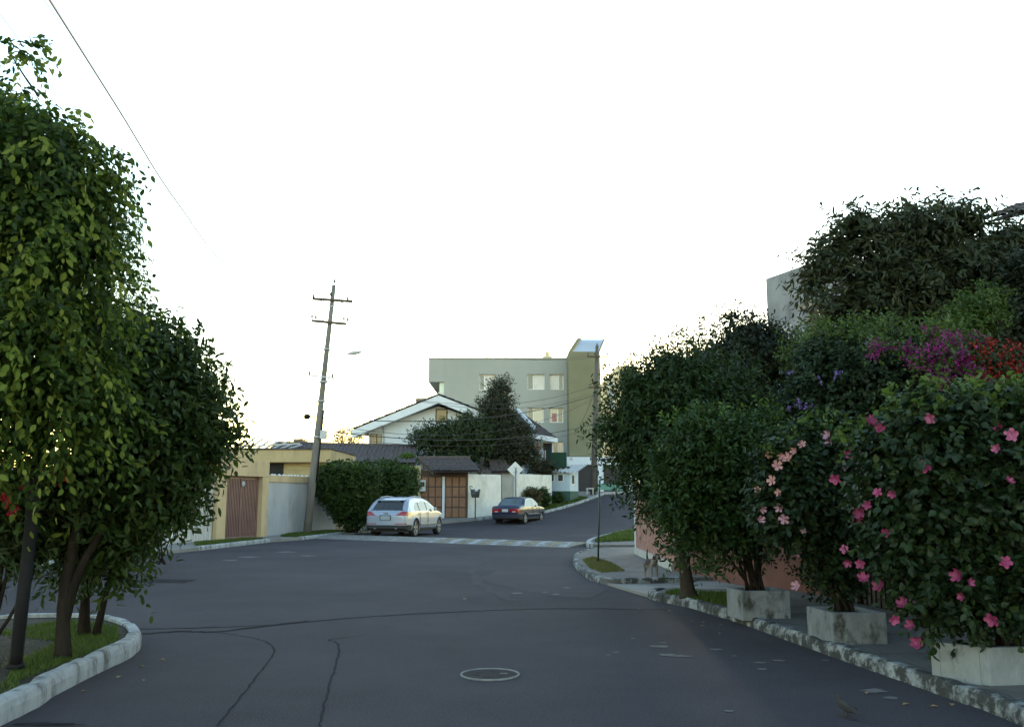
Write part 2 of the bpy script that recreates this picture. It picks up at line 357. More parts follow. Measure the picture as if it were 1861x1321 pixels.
# left island (block corner)
IS = [(-3.45,-12),(-3.55,2),(-3.65,6.67),(-3.76,7.6),(-3.84,8.7),(-3.88,9.35),(-4.10,10.1),(-4.6,10.9),(-5.3,11.4),(-6.6,11.0),(-8.6,8.2),(-11.2,3),(-14.5,-12)]
isl_line = [(p.x, p.y) for p in catmull([(x, y, 0) for x, y in IS], 8)]
flat('island', isl_line, .135, M['soil'], ysub=False)
kerb('kerb', IS, .13, .17, M['kerb_l'], +1, seed=5, jit=.008)
# right pavement
RK = [(3.75,-12),(3.7,2),(3.63,6.63),(3.56,7.36),(3.40,8.55),(3.22,9.8),(3.06,10.97),(2.88,12.2),(2.62,13.4),(2.28,14.3),(2.22,14.75),(2.45,15.2)]
rk_line = [(p.x, p.y) for p in catmull([(x, y, 0) for x, y in RK], 8)]
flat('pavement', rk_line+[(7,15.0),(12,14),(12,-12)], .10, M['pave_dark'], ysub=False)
kerb('kerb', RK, .13, .125, M['kerb_r'], -1, seed=6, jit=.009)
# driveway
flat('driveway', [(2.2,14.75),(1.75,16.75),(3.4,18.5),(6,18.5),(6,14.8)], .045, M['pave'], ysub=False)
# far right corner
RC = [(3.1,17.2),(1.95,16.6),(1.60,17.4),(1.47,19.2),(1.50,21.8),(1.75,24.6),(2.3,26.6),(3.0,27.4)]
rc_line = [(p.x, p.y) for p in catmull([(x, y, 0) for x, y in RC], 8)]
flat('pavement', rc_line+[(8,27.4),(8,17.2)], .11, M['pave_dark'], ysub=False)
kerb('kerb', RC[1:], .13, .125, M['kerb_r'], -1, seed=8, jit=.008)
kerb('kerb', [(3.4,17.0),(2.7,16.75),(1.97,16.58)], .14, .14, M['kerb_r'], -1, seed=9, jit=.01)
RD = [(3.2,28.6),(2.6,28.9),(2.45,29.6),(2.75,32.0),(4.0,37),(5.9,43.2),(9,52),(13,62)]
rd_line = [(p.x, p.y) for p in catmull([(x, y, 0) for x, y in RD], 6)]
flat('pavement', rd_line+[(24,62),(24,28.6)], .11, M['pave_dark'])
kerb('kerb', RD[1:], .17, .15, M['kerb_l'], -1, seed=10, jit=.008)
flat('pavement', [(2.9,27.2),(2.9,28.8),(9,28.8),(9,27.2)], .03, M['pave_dark'], ysub=False)

# road details: sealed cracks, worn patches
def ribbon(name, pix, wd, m, dz=.004, seed=0, parent=road):
    rn = random.Random(seed); ps = catmull([G(u, v) for u, v in pix], 10); vs = []; fs = []
    for i, p in enumerate(ps):
        d = (ps[min(i+1, len(ps)-1)]-ps[max(i-1, 0)]).normalized(); nn = Vector((-d.y, d.x, 0))
        ww = wd*rn.uniform(.6, 1.2); off = rn.uniform(-.5, .5)*wd*.7
        vs += [p+nn*(off-ww/2)+Vector((0, 0, dz)), p+nn*(off+ww/2)+Vector((0, 0, dz))]
        if i: fs.append((2*i-2, 2*i-1, 2*i+1, 2*i))
    o = MB().add(vs, fs).build(name, m); o.parent = parent; return o
ribbon('tar_seam', [(1215,1108),(1000,1106),(800,1113),(650,1122),(480,1136),(300,1142),(200,1143)], .05, M['tar'], seed=1)
ribbon('tar_seam', [(560,1128),(400,1147),(330,1147),(260,1152)], .08, M['tar'], seed=9, dz=.006)
ribbon('tar_seam', [(395,1318),(430,1275),(470,1225),(497,1188),(490,1170),(455,1158),(400,1150)], .018, M['tar'], seed=2)
ribbon('tar_seam', [(578,1330),(592,1270),(608,1215),(616,1185),(612,1168),(600,1162),(660,1155)], .021, M['tar'], seed=3)
ribbon('tar_seam', [(250,1060),(300,1052),(380,1054),(370,1063),(260,1062)], .5, M['tar'], seed=12, dz=.005) if False else None
ribbon('tar_seam', [(480,1030),(560,1024),(640,1012),(760,1000)], .12, M['asphalt_patch'], seed=4)
ribbon('worn_seam', [(1010,1000),(905,1012),(862,1035),(880,1065),(930,1092)], .22, M['asphalt_patch'], seed=5)
def blotch(name, u, v, ru, ry, m, seed, dz=.0045, h=0):
    rn = random.Random(seed); c = G(u, v); rx = ru/F*c.y; n = 14; vs = []
    for k in range(n):
        a = 2*math.pi*k/n; r = rn.uniform(.55, 1.15); vs.append((c.x+rx*r*math.cos(a), c.y+ry*r*math.sin(a), H(c.y)+dz))
    o = MB().add(vs, [tuple(range(n))]).build(name, m); o.parent = road; return o
k = 20
for (u, v, ru, ry) in [(1200,1175,20,.10),(1235,1192,22,.07),(1210,1190,16,.09),(1380,1204,13,.05),(1385,1216,10,.05),(1415,1200,14,.05),(1300,1180,12,.06),(1335,1192,8,.04),
        (1205,1168,9,.05),(1120,1185,8,.04),(1590,1255,28,.10),(1620,1268,18,.05),(1325,1292,10,.035),(1500,1200,9,.04),(940,1078,10,.12),(1010,1080,8,.1),(1030,1068,9,.1),
        (990,1076,6,.07),(455,1012,28,.25),(520,1003,20,.3),(420,1018,16,.2),(560,1010,18,.25),(845,1088,5,.12),(1105,1190,6,.03),(1150,1160,6,.05),(1310,1135,4,.04)]:
    k += 1; blotch('worn_patch', u, v, ru, ry, M['scuff'], k)
blotch('asphalt_repair', 300, 1056, 80, .45, M['tar'], 90)
blotch('asphalt_repair', 90, 1316, 70, .05, M['tar'], 91)
blotch('asphalt_repair', 1010, 1050, 130, 3.2, M['asphalt_patch'], 92, dz=.003)

# ------------------------------------------------------------------ grass
def inpoly(x, y, poly):
    c = np.zeros(len(x), bool); n = len(poly)
    for i in range(n):
        x1, y1 = poly[i]; x2, y2 = poly[i-1]
        cond = ((y1 > y) != (y2 > y)) & (x < (x2-x1)*(y-y1)/((y2-y1) or 1e-9)+x1); c ^= cond
    return c
def mesh_np(name, V, Fc, m, rnd=None, parent=None, smooth=False):
    me = bpy.data.meshes.new(name); nv, nf = len(V), len(Fc); kk = Fc.shape[1]
    me.vertices.add(nv); me.vertices.foreach_set('co', V.astype(np.float32).ravel())
    me.loops.add(nf*kk); me.loops.foreach_set('vertex_index', Fc.astype(np.int32).ravel())
    me.polygons.add(nf); me.polygons.foreach_set('loop_start', np.arange(0, nf*kk, kk, dtype=np.int32))
    me.update(calc_edges=True)
    if rnd is not None:
        a = me.attributes.new('rnd', 'FLOAT', 'POINT'); a.data.foreach_set('value', rnd.astype(np.float32))
    me.materials.append(m)
    if smooth: me.polygons.foreach_set('use_smooth', np.ones(nf, bool))
    o = bpy.data.objects.new(name, me); COL.objects.link(o)
    if parent: o.parent = parent; o.matrix_parent_inverse = parent.matrix_basis.inverted()
    return o
def grass(poly, z, n, h, m, label, seed, wd=.012):
    rg = np.random.default_rng(seed); xs = [p[0] for p in poly]; ys = [p[1] for p in poly]
    x = rg.uniform(min(xs), max(xs), n*3); y = rg.uniform(min(ys), max(ys), n*3); k = inpoly(x, y, poly); x, y = x[k][:n], y[k][:n]; n = len(x)
    zz = np.array([H(t) for t in y])+z; a = rg.uniform(0, 6.28, n); hh = h*rg.uniform(.5, 1.3, n); ln = rg.normal(0, .45, (n, 2))*hh[:, None]
    b = np.stack([x, y, zz-.01], 1); s = np.stack([np.cos(a), np.sin(a), 0*a], 1)*wd
    V = np.empty((n, 3, 3)); V[:, 0] = b-s; V[:, 1] = b+s; V[:, 2] = b+np.stack([ln[:, 0], ln[:, 1], hh], 1)
    # small clumps of height
    Fc = np.arange(n*3).reshape(n, 3); r = np.repeat(rg.uniform(0, 1, n), 3)
    o = mesh_np('grass', V.reshape(-1, 3), Fc, m, r); return tag(o, label, 'grass', kind='stuff')
grass([(-3.95,7.2),(-4.0,8.6),(-4.05,9.5),(-4.5,10.5),(-5.4,11.1),(-5.6,10.0),(-4.6,9.4),(-4.45,8.3)], .135, 9000, .05, M['grass'], 'short grass at the tip of the left kerbed island', 1, .006)
grass([(-3.8,6.0),(-3.85,7.3),(-4.6,7.4),(-6,6.6),(-6,4.5),(-3.7,4.5)], .135, 9000, .05, M['grass'], 'short grass at the near end of the left island', 2, .006)
grass([(-4.4,7.4),(-4.4,9.6),(-6.6,10.6),(-8,8),(-6,6.6)], .135, 2500, .035, M['grass_dry'], 'sparse dry grass around the tree on the island', 3, .006)
grass([(-9.6,27.7),(-9.2,30.1),(-8.85,32.4),(-9.5,32.2),(-10.3,29.5)], .10, 6000, .10, M['grass'], 'grass verge in front of the slatted brown gate', 4, .02)
grass([(-8.1,34.3),(-7.6,37),(-7.15,40.2),(-8.2,40),(-9.0,36.8),(-8.9,34.8)], .10, 7000, .10, M['grass'], 'grass verge at the foot of the leaning utility pole', 5, .02)
grass([(-11.1,21.5),(-10.25,24.9),(-11.0,25.2),(-12.4,21.2)], .10, 3500, .09, M['grass'], 'grass verge beyond the island under the oleander', 6, .02)
grass([(-13,13.5),(-11.2,21),(-12.4,21.2),(-14.5,14)], .10, 3000, .09, M['grass'], 'grass verge at the far left kerb', 16, .02)
grass([(1.65,19.4),(1.7,21.9),(2.05,23.0),(2.3,20.8),(2.3,18.6),(1.8,18.2)], .11, 6000, .04, M['grass_dry'], 'dry grass patch around the street name post', 7, .012)
grass([(2.75,30.2),(3.1,32.5),(4.2,37),(6.0,43),(7.2,44),(5.2,37),(4.2,31.2)], .11, 9000, .12, M['grass'], 'grass verge beyond the salmon wall', 8, .025)
grass([(2.35,14.2),(2.7,13.2),(2.95,12.7),(3.5,13.2),(3.4,14.2),(2.6,14.7)], .12, 4500, .06, M['grass'], 'grass patch round the foot of the verge tree', 9, .008)
grass([(1.9,53.9),(4.0,57.3),(5.0,59),(3.6,60),(1.4,56),(.4,54)], .10, 5000, .16, M['grass'], 'grass bank in front of the guard booth', 10, .04)
grass([(4.15,7.9),(4.2,8.5),(4.0,8.9),(3.85,8.6),(3.9,8.1)], .12, 150, .05, M['grass'], 'weeds in the pavement joint beside the planters', 11, .008)

# ------------------------------------------------------------------ foliage
LEAF = {  # outline (t along, half width), plus midrib drop
 'ovate': [(0,0),(.22,.40),(.5,.5),(.78,.28),(1,0)],
 'lance': [(0,0),(.3,.45),(.65,.42),(1,0)],
 'simple': [(0,0),(.45,.5),(1,0)],
}
def leaves_np(pos, dr, nrm, L, W, kind, bend=.15, rg=None):
    """pos,dr,nrm (n,3); returns V,F"""
    out = LEAF[kind]; n = len(pos)
    sd_ = np.cross(dr, nrm); sd_ /= np.linalg.norm(sd_, axis=1, keepdims=True)+1e-9
    up = np.cross(sd_, dr)
    Vs = []
    def pt(t, hw, dz): return pos+dr*(L*t)[:, None]+sd_*(W*hw)[:, None]+up*((-bend*L*t*t)+dz*W)[:, None]
    one = np.ones(n)
    Vs.append(pt(0*one, 0*one, 0))
    inner = out[1:-1]
    for t, hw in inner:
        Vs += [pt(t*one, -hw*one, .12), pt(t*one, 0*one, -.05), pt(t*one, hw*one, .12)]
    Vs.append(pt(one, 0*one, 0))
    fs = []; m = len(inner)
    fs += [(0, 2, 1), (0, 3, 2)]
    for i in range(m-1):
        a = 1+3*i; b = a+3
        fs += [(a, a+1, b), (a+1, b+1, b), (a+1, a+2, b+1), (a+2, b+2, b+1)]
    a = 1+3*(m-1); tip = 1+3*m; fs += [(a, a+1, tip), (a+1, a+2, tip)]
    nv = tip+1; V = np.stack(Vs, 1)
    Fc = (np.array(fs)[None]+(np.arange(n)*nv)[:, None, None])
    return V, Fc, nv
def B(u, v, Y, ru, rv, ry=None):
    c = P(u, v, Y); k = Y/F; return (c.x, c.y, c.z, ru*k, ry if ry else (ru+rv)/2*k, rv*k)
def twigs(blobs, n, seed, shell=.5, up=.3, rough=.18, zmin=None, front=None, topfrac=None):
    rg = np.random.default_rng(seed); Bk = np.array(blobs); vol = (Bk[:, 3]*Bk[:, 4]*Bk[:, 5])**(.72)
    bi = rg.choice(len(Bk), n, p=vol/vol.sum()); d = rg.normal(size=(n, 3)); d /= np.linalg.norm(d, axis=1, keepdims=True)
    if topfrac is not None: d[:, 2] = np.abs(d[:, 2])*.8+.25; d /= np.linalg.norm(d, axis=1, keepdims=True)
    ph = rg.uniform(0, 6.28, (len(Bk), 6))
    bump = np.zeros(n)
    for q, (fx, fy, fz) in enumerate([(3,2,1),(1,4,2),(5,3,4),(2,6,5),(7,5,6),(9,8,3)]):
        bump += np.sin(d[:, 0]*fx+d[:, 1]*fy+d[:, 2]*fz+ph[bi, q])/(1.5+q*.3)
    r = (1-shell*rg.uniform(0, 1, n)**1.6)*(1+rough*bump*.45+rg.normal(0, rough*.25, n))
    c = Bk[bi, :3]+d*r[:, None]*Bk[bi, 3:]
    nd = d/Bk[bi, 3:]; nd /= np.linalg.norm(nd, axis=1, keepdims=True)
    td = nd+rg.normal(0, .5, (n, 3)); td[:, 2] += up; td /= np.linalg.norm(td, axis=1, keepdims=True)
    if zmin is not None: k = c[:, 2] > zmin; c, td, nd = c[k], td[k], nd[k]
    return c, td, nd, rg
def crown(name, blobs, n, lpt, L, W, twl, m, parent, seed, shell=.5, up=.3, droop=.0, kind='simple', rough=.18, spread=.8, zmin=None, hue=0., topfrac=None, stuff=True, bend=.15, cull=True, nrm_up=.6, dens=1., inner=0., ztop=None):
    n = int(n*dens)
    sh = twl*.62*(1-.5*min(1, droop)); blobs = [(*b[:3], *[max(r-sh, r*.5) for r in b[3:]]) for b in blobs]
    if inner:                          # bigger leaves deep in the crown
        Bk = np.array(blobs); rg = np.random.default_rng(seed+900); N = int(n*lpt*inner); vol = Bk[:, 3]*Bk[:, 4]*Bk[:, 5]; bi = rg.choice(len(Bk), N, p=vol/vol.sum())
        dv_ = rg.normal(size=(N, 3)); dv_ /= np.linalg.norm(dv_, axis=1, keepdims=True); pos = Bk[bi, :3]+dv_*(rg.uniform(.15, .92, N)**.6)[:, None]*Bk[bi, 3:]
        ld = rg.normal(size=(N, 3)); ld[:, 2] -= droop; ld /= np.linalg.norm(ld, axis=1, keepdims=True); nr = rg.normal(0, .8, (N, 3)); nr[:, 1] -= .5
        V, Fc, nv = leaves_np(pos, ld, nr, L*1.5*rg.uniform(.7, 1.2, N), W*1.9*rg.uniform(.8, 1.2, N), 'simple', bend)
        oi = mesh_np('inner_'+name, V.reshape(-1, 3), Fc.reshape(-1, 3), m, np.repeat(np.clip(rg.beta(2, 3.5, N)*.7, 0, 1), nv), parent); oi['kind'] = 'stuff'
    c, td, nd, rg = twigs(blobs, n, seed, shell, up, rough, zmin, topfrac=topfrac)
    if ztop is not None: c[:, 2] = np.where(c[:, 2] > ztop, ztop-np.abs(rg.normal(0, .10, len(c))), c[:, 2])
    if cull and len(blobs) > 1:        # drop twigs buried deep inside another lobe
        Bk = np.array(blobs); q = np.min(np.linalg.norm((c[:, None]-Bk[None, :, :3])/Bk[None, :, 3:], axis=2), axis=1)
        k = q > .45; c, td, nd = c[k], td[k], nd[k]
    n = len(c); N = n*lpt; t = np.tile(np.linspace(0, 1, lpt), n)
    c2 = np.repeat(c, lpt, 0); d2 = np.repeat(td, lpt, 0); 
    curve = np.zeros((N, 3)); curve[:, 2] = -droop*twl*t*t
    pos = c2+d2*(twl*t)[:, None]+curve+rg.normal(0, L*.12, (N, 3))
    rd = rg.normal(size=(N, 3)); rd -= d2*np.sum(rd*d2, 1, keepdims=True); rd /= np.linalg.norm(rd, axis=1, keepdims=True)
    ld = d2*(.55)+rd*spread; ld[:, 2] -= droop*1.1; ld /= np.linalg.norm(ld, axis=1, keepdims=True)
    nr = rg.normal(0, .55, (N, 3))+np.repeat(nd, lpt, 0)*.5; nr[:, 2] += nrm_up
    LL = L*rg.uniform(.65, 1.2, N); WW = W*rg.uniform(.75, 1.15, N)
    V, Fc, nv = leaves_np(pos, ld, nr, LL, WW, kind, bend)
    hz = np.clip(rg.beta(2, 3, N)*.55+np.repeat(rg.uniform(0, 1, n)**1.7*.62, lpt)+hue, 0, 1)
    o = mesh_np(name, V.reshape(-1, 3), Fc.reshape(-1, 3), m, np.repeat(hz, nv), parent)
    if stuff: o['kind'] = 'stuff'
    return o
def twig_mesh(name, blobs, roots, n, m, parent, seed, r0=.02, shell=.35):
    """thin branches from roots out to the lobes"""
    c, td, nd, rg = twigs(blobs, n, seed, shell); mb = MB(); rn = random.Random(seed)
    for i in range(len(c)):
        e = Vector(c[i]); rt = Vector(min(roots, key=lambda q: (Vector(q)-e).length))
        mid = rt.lerp(e, .5)+Vector((rn.uniform(-.1,.1), rn.uniform(-.1,.1), rn.uniform(0,.2)))*(e-rt).length
        mb.tube(catmull([rt, mid, e], 3), [r0*(1-.13*k) for k in range(7)], 4, False)
    o = mb.build(name, m, parent); o['kind'] = 'stuff'; return o
def trunk(parent, pts, r0, r1, m, name='trunk', n=9, flare=1.35):
    ps = catmull(pts, 5); k = len(ps); rn = random.Random(len(pts)*7+int(abs(pts[0][0])*100))
    rs = [lerp(r0, r1, i/(k-1))*(flare-(flare-1)*min(1, i/3) if i < 3 else 1)*rn.uniform(.93, 1.07) for i in range(k)]
    return MB().tube(ps, rs, n).build(name, m, parent)
def single_leaf_mesh(name, kind, m, lo, hi, seed):
    rg = np.random.default_rng(seed); pos = np.zeros((1, 3)); dr = np.array([[0, 0, -1.]]); nr = np.array([[0, -1., .15]])
    V, Fc, nv = leaves_np(pos, dr, nr, np.ones(1), np.ones(1)*.56, kind, .12)
    o = mesh_np(name, V.reshape(-1, 3), Fc.reshape(-1, 3), m, np.full(nv, rg.uniform(lo, hi))); me = o.data; bpy.data.objects.remove(o); return me
def surf(u, v, blobs, back=.0):
    """front surface of the lobes on a line of sight"""
    o = Vector((0, 0, CAMH)); d = ray(u, v); best = None
    for b in blobs:
        c = Vector(b[:3]); r = b[3:]; oo = Vector(((o.x-c.x)/r[0], (o.y-c.y)/r[1], (o.z-c.z)/r[2])); dd = Vector((d.x/r[0], d.y/r[1], d.z/r[2]))
        A = dd.dot(dd); Bq = 2*oo.dot(dd); C = oo.dot(oo)-1; D = Bq*Bq-4*A*C
        if D > 0:
            t = (-Bq-math.sqrt(D))/(2*A)
            if best is None or t < best: best = t
    if best is None:
        b = min(blobs, key=lambda q: (P(u, v, q[1])-Vector(q[:3])).length); best = (b[1]-.3*b[4])/d.y
    return o+d*(best-back)

# ================================================================== BUILDINGS AND WALLS
def WX(y): return -11.1+.25*(y-29)      # the street wall on the left follows this line
WD = Vector((.25, 1, 0)).normalized(); WN = Vector((WD.y, -WD.x, 0))   # along, and towards the street
def wall_box(mb, y0, y1, z0, z1, thick=.2, out=0.):
    p = Vector((WX(y0), y0, 0))+WN*out; q = Vector((WX(y1), y1, 0))+WN*out; b = -WN*thick
    return mb.hexa([p+Vector((0,0,z0)), q+Vector((0,0,z0)), q+b+Vector((0,0,z0)), p+b+Vector((0,0,z0))],
                   [p+Vector((0,0,z1)), q+Vector((0,0,z1)), q+b+Vector((0,0,z1)), p+b+Vector((0,0,z1))])
def wpt(y, z, out=0.): return Vector((WX(y), y, z))+WN*out
# pale stone wall
t = thing('boundary_wall', wpt(27, .1), 'pale grey ribbed stone wall left of the yellow gateway', 'wall')
mb = MB(); wall_box(mb, 20.5, 31.55, 0, 2.25); mb.build('wall_face', M['stonewall'], t)
mb = MB(); wall_box(mb, 20.5, 31.55, 2.25, 2.34, .26, .03); mb.build('coping', M['greycol'], t)
rn = random.Random(5)
for i in range(46):          # upright stone ribs
    y = 27.2+i*.094; mb = MB(); wall_box(mb, y, y+.078, .12, 2.2+rn.uniform(-.02,.02), .05, .03+rn.uniform(0,.012)); mb.build('stone_rib', M['stonewall'], t)
t = tag(MB().box((WX(28.8)+.22, 28.7, .05), (WX(28.8)+.36, 28.85, .62)).build('marker_post', M['white'], None, .01), 'short white post at the foot of the pale stone wall', 'post')
# yellow gateway
t = thing('gateway', wpt(33.4, .1), 'yellow plastered gateway with slatted brown metal gate', 'gateway')
for (a, b) in ((31.6, 32.15), (34.55, 35.0)):
    mb = MB(); wall_box(mb, a, b, 0, 2.36, .5, .16); mb.build('pillar', M['yellow'], t, .012)
mb = MB(); wall_box(mb, 31.6, 35.0, 2.363, 2.98, .5, .163); mb.build('lintel', M['yellow'], t, .012)
mb = MB(); wall_box(mb, 32.16, 34.54, .1, .16, .08, -.02); wall_box(mb, 32.16, 34.54, 2.28, 2.36, .08, -.02)
for yy in (32.16, 33.31, 34.48): wall_box(mb, yy, yy+.06, .16, 2.28, .08, -.02)
gf = mb.build('gate_frame', M['gate_br'], t)
mb = MB(); wall_box(mb, 32.17, 34.53, .17, 2.27, .02, -.075); mb.build('gate_sheet', M['gate_br'], t)
for i in range(22):
    y = 32.25+i*.104
    if abs(y-33.31) < .07: continue
    mb = MB(); wall_box(mb, y, y+.05, .17, 2.27, .05, -.02); mb.build('slat', M['gate_br'], t)
c = wpt(33.42, 2.08, .0); MB().lathe(c, [(.11,0),(.11,.02),(.02,.025)], 16, WN).build('number_disc', M['fibre'], t)
# blue-grey wall with yellow coping
t = thing('boundary_wall', wpt(37.5, .1), 'blue-grey plastered wall with yellow coping behind the leaning pole', 'wall')
mb = MB(); wall_box(mb, 35.003, 41.2, 0, 2.18); mb.build('wall_face', M['greywall'], t)
mb = MB(); wall_box(mb, 35.003, 41.2, 2.182, 2.46, .3, .04); mb.build('coping', M['yellow'], t, .015)
rn = random.Random(3); mb = MB()
for i in range(46):
    y = 35.1+i*.13+rn.uniform(-.04,.04); p = wpt(y, 2.46, -.05-rn.uniform(0,.12)); r = rn.uniform(.03,.06)
    mb.lathe(p, [(r,0),(r*.9,r*.6),(r*.3,r)], 5)
o = mb.build('pebble_edging', M['white'], t); o['kind'] = 'stuff'
# ochre wall behind the clipped bush; brown face has the bush's shade in its colour
t = thing('boundary_wall', wpt(46, .1), 'tall ochre wall, lower face coloured brown for the shade of the clipped bush', 'wall')
mb = MB(); wall_box(mb, 41.203, 50.6, 0, 2.55); mb.build('wall_face', M['brownwall'], t)
mb = MB(); wall_box(mb, 41.203, 50.6, 2.553, 3.2, .24, .03); mb.build('upper_band', M['ochrewall'], t)
# yellow flat roofed house
t = thing('house', (-14, 42, 0), 'low yellow house with flat parapet behind the gateway', 'house')
y0, y1 = 40.5, 47; xa, xb = X(405, y0), X(600, y0)
MB().box((xa-6, y0+.6, 0), (xb-.03, y1, 3.15)).build('wall', M['yellow2'], t)
MB().box((xa-6, y0, 3.153), (xb, y1, Z(817, y0))).build('parapet', M['yellow2'], t, .02)
zz = Z(817, y0); MB().box((xa-6, y0-.06, zz+.002), (xb+.03, y1, zz+.07)).build('roof_edge', M['tile'], t)
MB().box((X(545,y0), y0+.45, 3.0), (xb-.3, y0+.598, 3.15)).build('ledge', M['yellow2'], t)
MB().box((X(478,y0), y0+.56, Z(862,y0)), (X(508,y0), y0+.597, Z(841,y0))).build('opening', M['dark'], t)
MB().box((X(515,y0), y0+.57, Z(852,y0)), (X(560,y0), y0+.598, Z(846,y0))).build('wall_ledge', M['ochrewall'], t)
def tile_roof(name, a, b, c, d, nx, ny, m, parent, amp=.05, under=True):
    """barrel tiles on a quad: a,b lower edge (left,right), c,d upper edge (right,left)"""
    a, b, c, d = map(Vector, (a, b, c, d)); nrm = (b-a).cross(d-a).normalized(); vs = []; fs = []
    sub = 6; W_ = nx*sub; rn = random.Random(nx)
    cols = [rn.uniform(-.012, .012) for _ in range(nx+1)]
    for j in range(ny):
        for e in (0, 1):
            tt = (j+e)/ny
            for i in range(W_+1):
                s_ = i/W_; p = a.lerp(b, s_).lerp(d.lerp(c, s_), tt); w_ = abs(math.sin(math.pi*i/sub))
                vs.append(p+nrm*(amp*w_+(.035 if e == 0 else 0)+cols[i//sub]))
    n = W_+1
    for j in range(ny*2-1):
        for i in range(W_): fs.append((j*n+i, j*n+i+1, (j+1)*n+i+1, (j+1)*n+i))
    mb = MB().add(vs, fs, False)
    if under: mb.add([a-nrm*.06, b-nrm*.06, c-nrm*.06, d-nrm*.06], [(3,2,1,0)])
    o = mb.build(name, m, parent); return o
# tiled house behind
t = thing('house', (-9, 54, 0), 'low house with long dark tiled roof behind the bush', 'house')
ya, yb = 50, 55; lx, rx = X(470, ya), X(752, ya)
tile_roof('roof', P(462,838,ya), P(755,842,ya), P(757,812,yb), P(500,806,yb), 34, 8, M['tile'], t)
MB().box((lx, ya+.5, 0), (rx-.2, yb+3, Z(842,ya)-.1)).build('wall', M['ochrewall'], t)
a, b = P(500,806,yb), P(757,812,yb); MB().tube([a+Vector((0,0,.04)), b+Vector((0,0,.04))], .11, 8).build('ridge_tiles', M['tile'], t)
for i, (u, v) in enumerate(((602,824),(606,832))):
    p = P(u, v, ya+2.0-i*.9); MB().box((p.x-.1, p.y-.3, p.z-.05), (p.x+.55, p.y+.2, p.z+.05)).build('roof_light', M['white'], t)
# pale glasshouse roof beside it
t = thing('canopy', (-15, 55, 0), 'pale slatted canopy roof showing above the yellow house', 'canopy')
for i in range(7):
    u = 430+i*14; mb = MB(); mb.beam(P(u, 822-i*.6, 50), P(u+34, 795+i*2.2, 54), .12, .06); mb.build('slat', M['fibre'], t)
mb = MB(); mb.beam(P(425,812,52), P(545,806,52), .1, .08); mb.build('beam', M['fibre'], t)

# wooden garage gateway under a tiled roof
GY = 50.5; t = thing('garage_gateway', (-3.9, GY, H(GY)), 'wooden garage doors under a small dark tiled roof', 'gateway')
x0, xm, x1 = X(766, GY), X(806, GY), X(847, GY); zb = H(GY)+.1; zt = Z(866, GY)
def door(xl, xr):
    d = MB().box((xl, GY, zb), (xr, GY+.06, zt)).build('door', M['wood_dark'], t)
    nx, nz = 3, 4; pw, ph = (xr-xl)/nx, (zt-zb)/nz
    for i in range(nx):
        for j in range(nz):
            mb = MB(); mb.hexa([(xl+pw*i+.035, GY-.002, zb+ph*j+.035), (xl+pw*(i+1)-.035, GY-.002, zb+ph*j+.035), (xl+pw*(i+1)-.035, GY-.002, zb+ph*(j+1)-.035), (xl+pw*i+.035, GY-.002, zb+ph*(j+1)-.035)],
                    [(xl+pw*i+.09, GY-.05, zb+ph*j+.09), (xl+pw*(i+1)-.09, GY-.05, zb+ph*j+.09), (xl+pw*(i+1)-.09, GY-.05, zb+ph*(j+1)-.09), (xl+pw*i+.09, GY-.05, zb+ph*(j+1)-.09)]) if False else \
                mb.box((xl+pw*i+.03, GY-.035, zb+ph*j+.03), (xl+pw*(i+1)-.03, GY-.003, zb+ph*(j+1)-.03))
            mb.build('panel', M['wood'], d, .012)
door(x0, xm-.06); door(xm+.10, x1)
MB().box((xm-.055, GY-.14, H(GY)), (xm+.075, GY+.05, zt)).build('post', M['white'], t)
MB().box((x1+.004, GY-.03, H(GY)), (x1+.1, GY+.25, zt)).build('jamb', M['wood_dark'], t)
MB().box((x0-.12, GY+.07, zt+.003), (x1+.1, GY+.3, zt+.35)).build('lintel', M['wood_dark'], t)
a, b = P(786,856,49.3), P(874,856,49.3); d, c = P(760,833,51.0), P(853,833,51.0)
tile_roof('roof', a, b, c, d, 17, 5, M['tile'], t, .05)
MB().tube([d+Vector((-.05,0,.05)), c+Vector((.05,0,.05))], .09, 8).build('ridge_tiles', M['tile_b'], t)
for e_, f_ in ((a+Vector((.05,.1,-.12)), d+Vector((.05,-.1,-.12))), (b+Vector((-.05,.1,-.12)), c+Vector((-.05,-.1,-.12)))):
    mb = MB(); mb.beam(e_, f_, .08, .16); mb.build('rafter', M['wood_dark'], t)
# yellow pillar with meter
t = thing('gate_pillar', (x0-.3, GY, 0), 'narrow ochre pillar between bush and wooden garage doors', 'pillar')
MB().box((x0-.42, GY-.12, 0), (x0-.04, GY+.3, Z(846, GY))).build('shaft', M['ochrewall'], t, .015)
t = thing('electricity_meter', (x0-.1, GY-.3, 1.9), 'grey meter box on the ochre pillar by the garage doors', 'meter box')
MB().box((x0-.06, GY-.33, Z(893,GY)), (x0+.26, GY-.13, Z(872,GY))).build('case', M['metal_gal'], t, .02)
MB().box((x0-.02, GY-.36, Z(884,GY)), (x0+.2, GY-.331, Z(876,GY))).build('window', M['glass'], t)
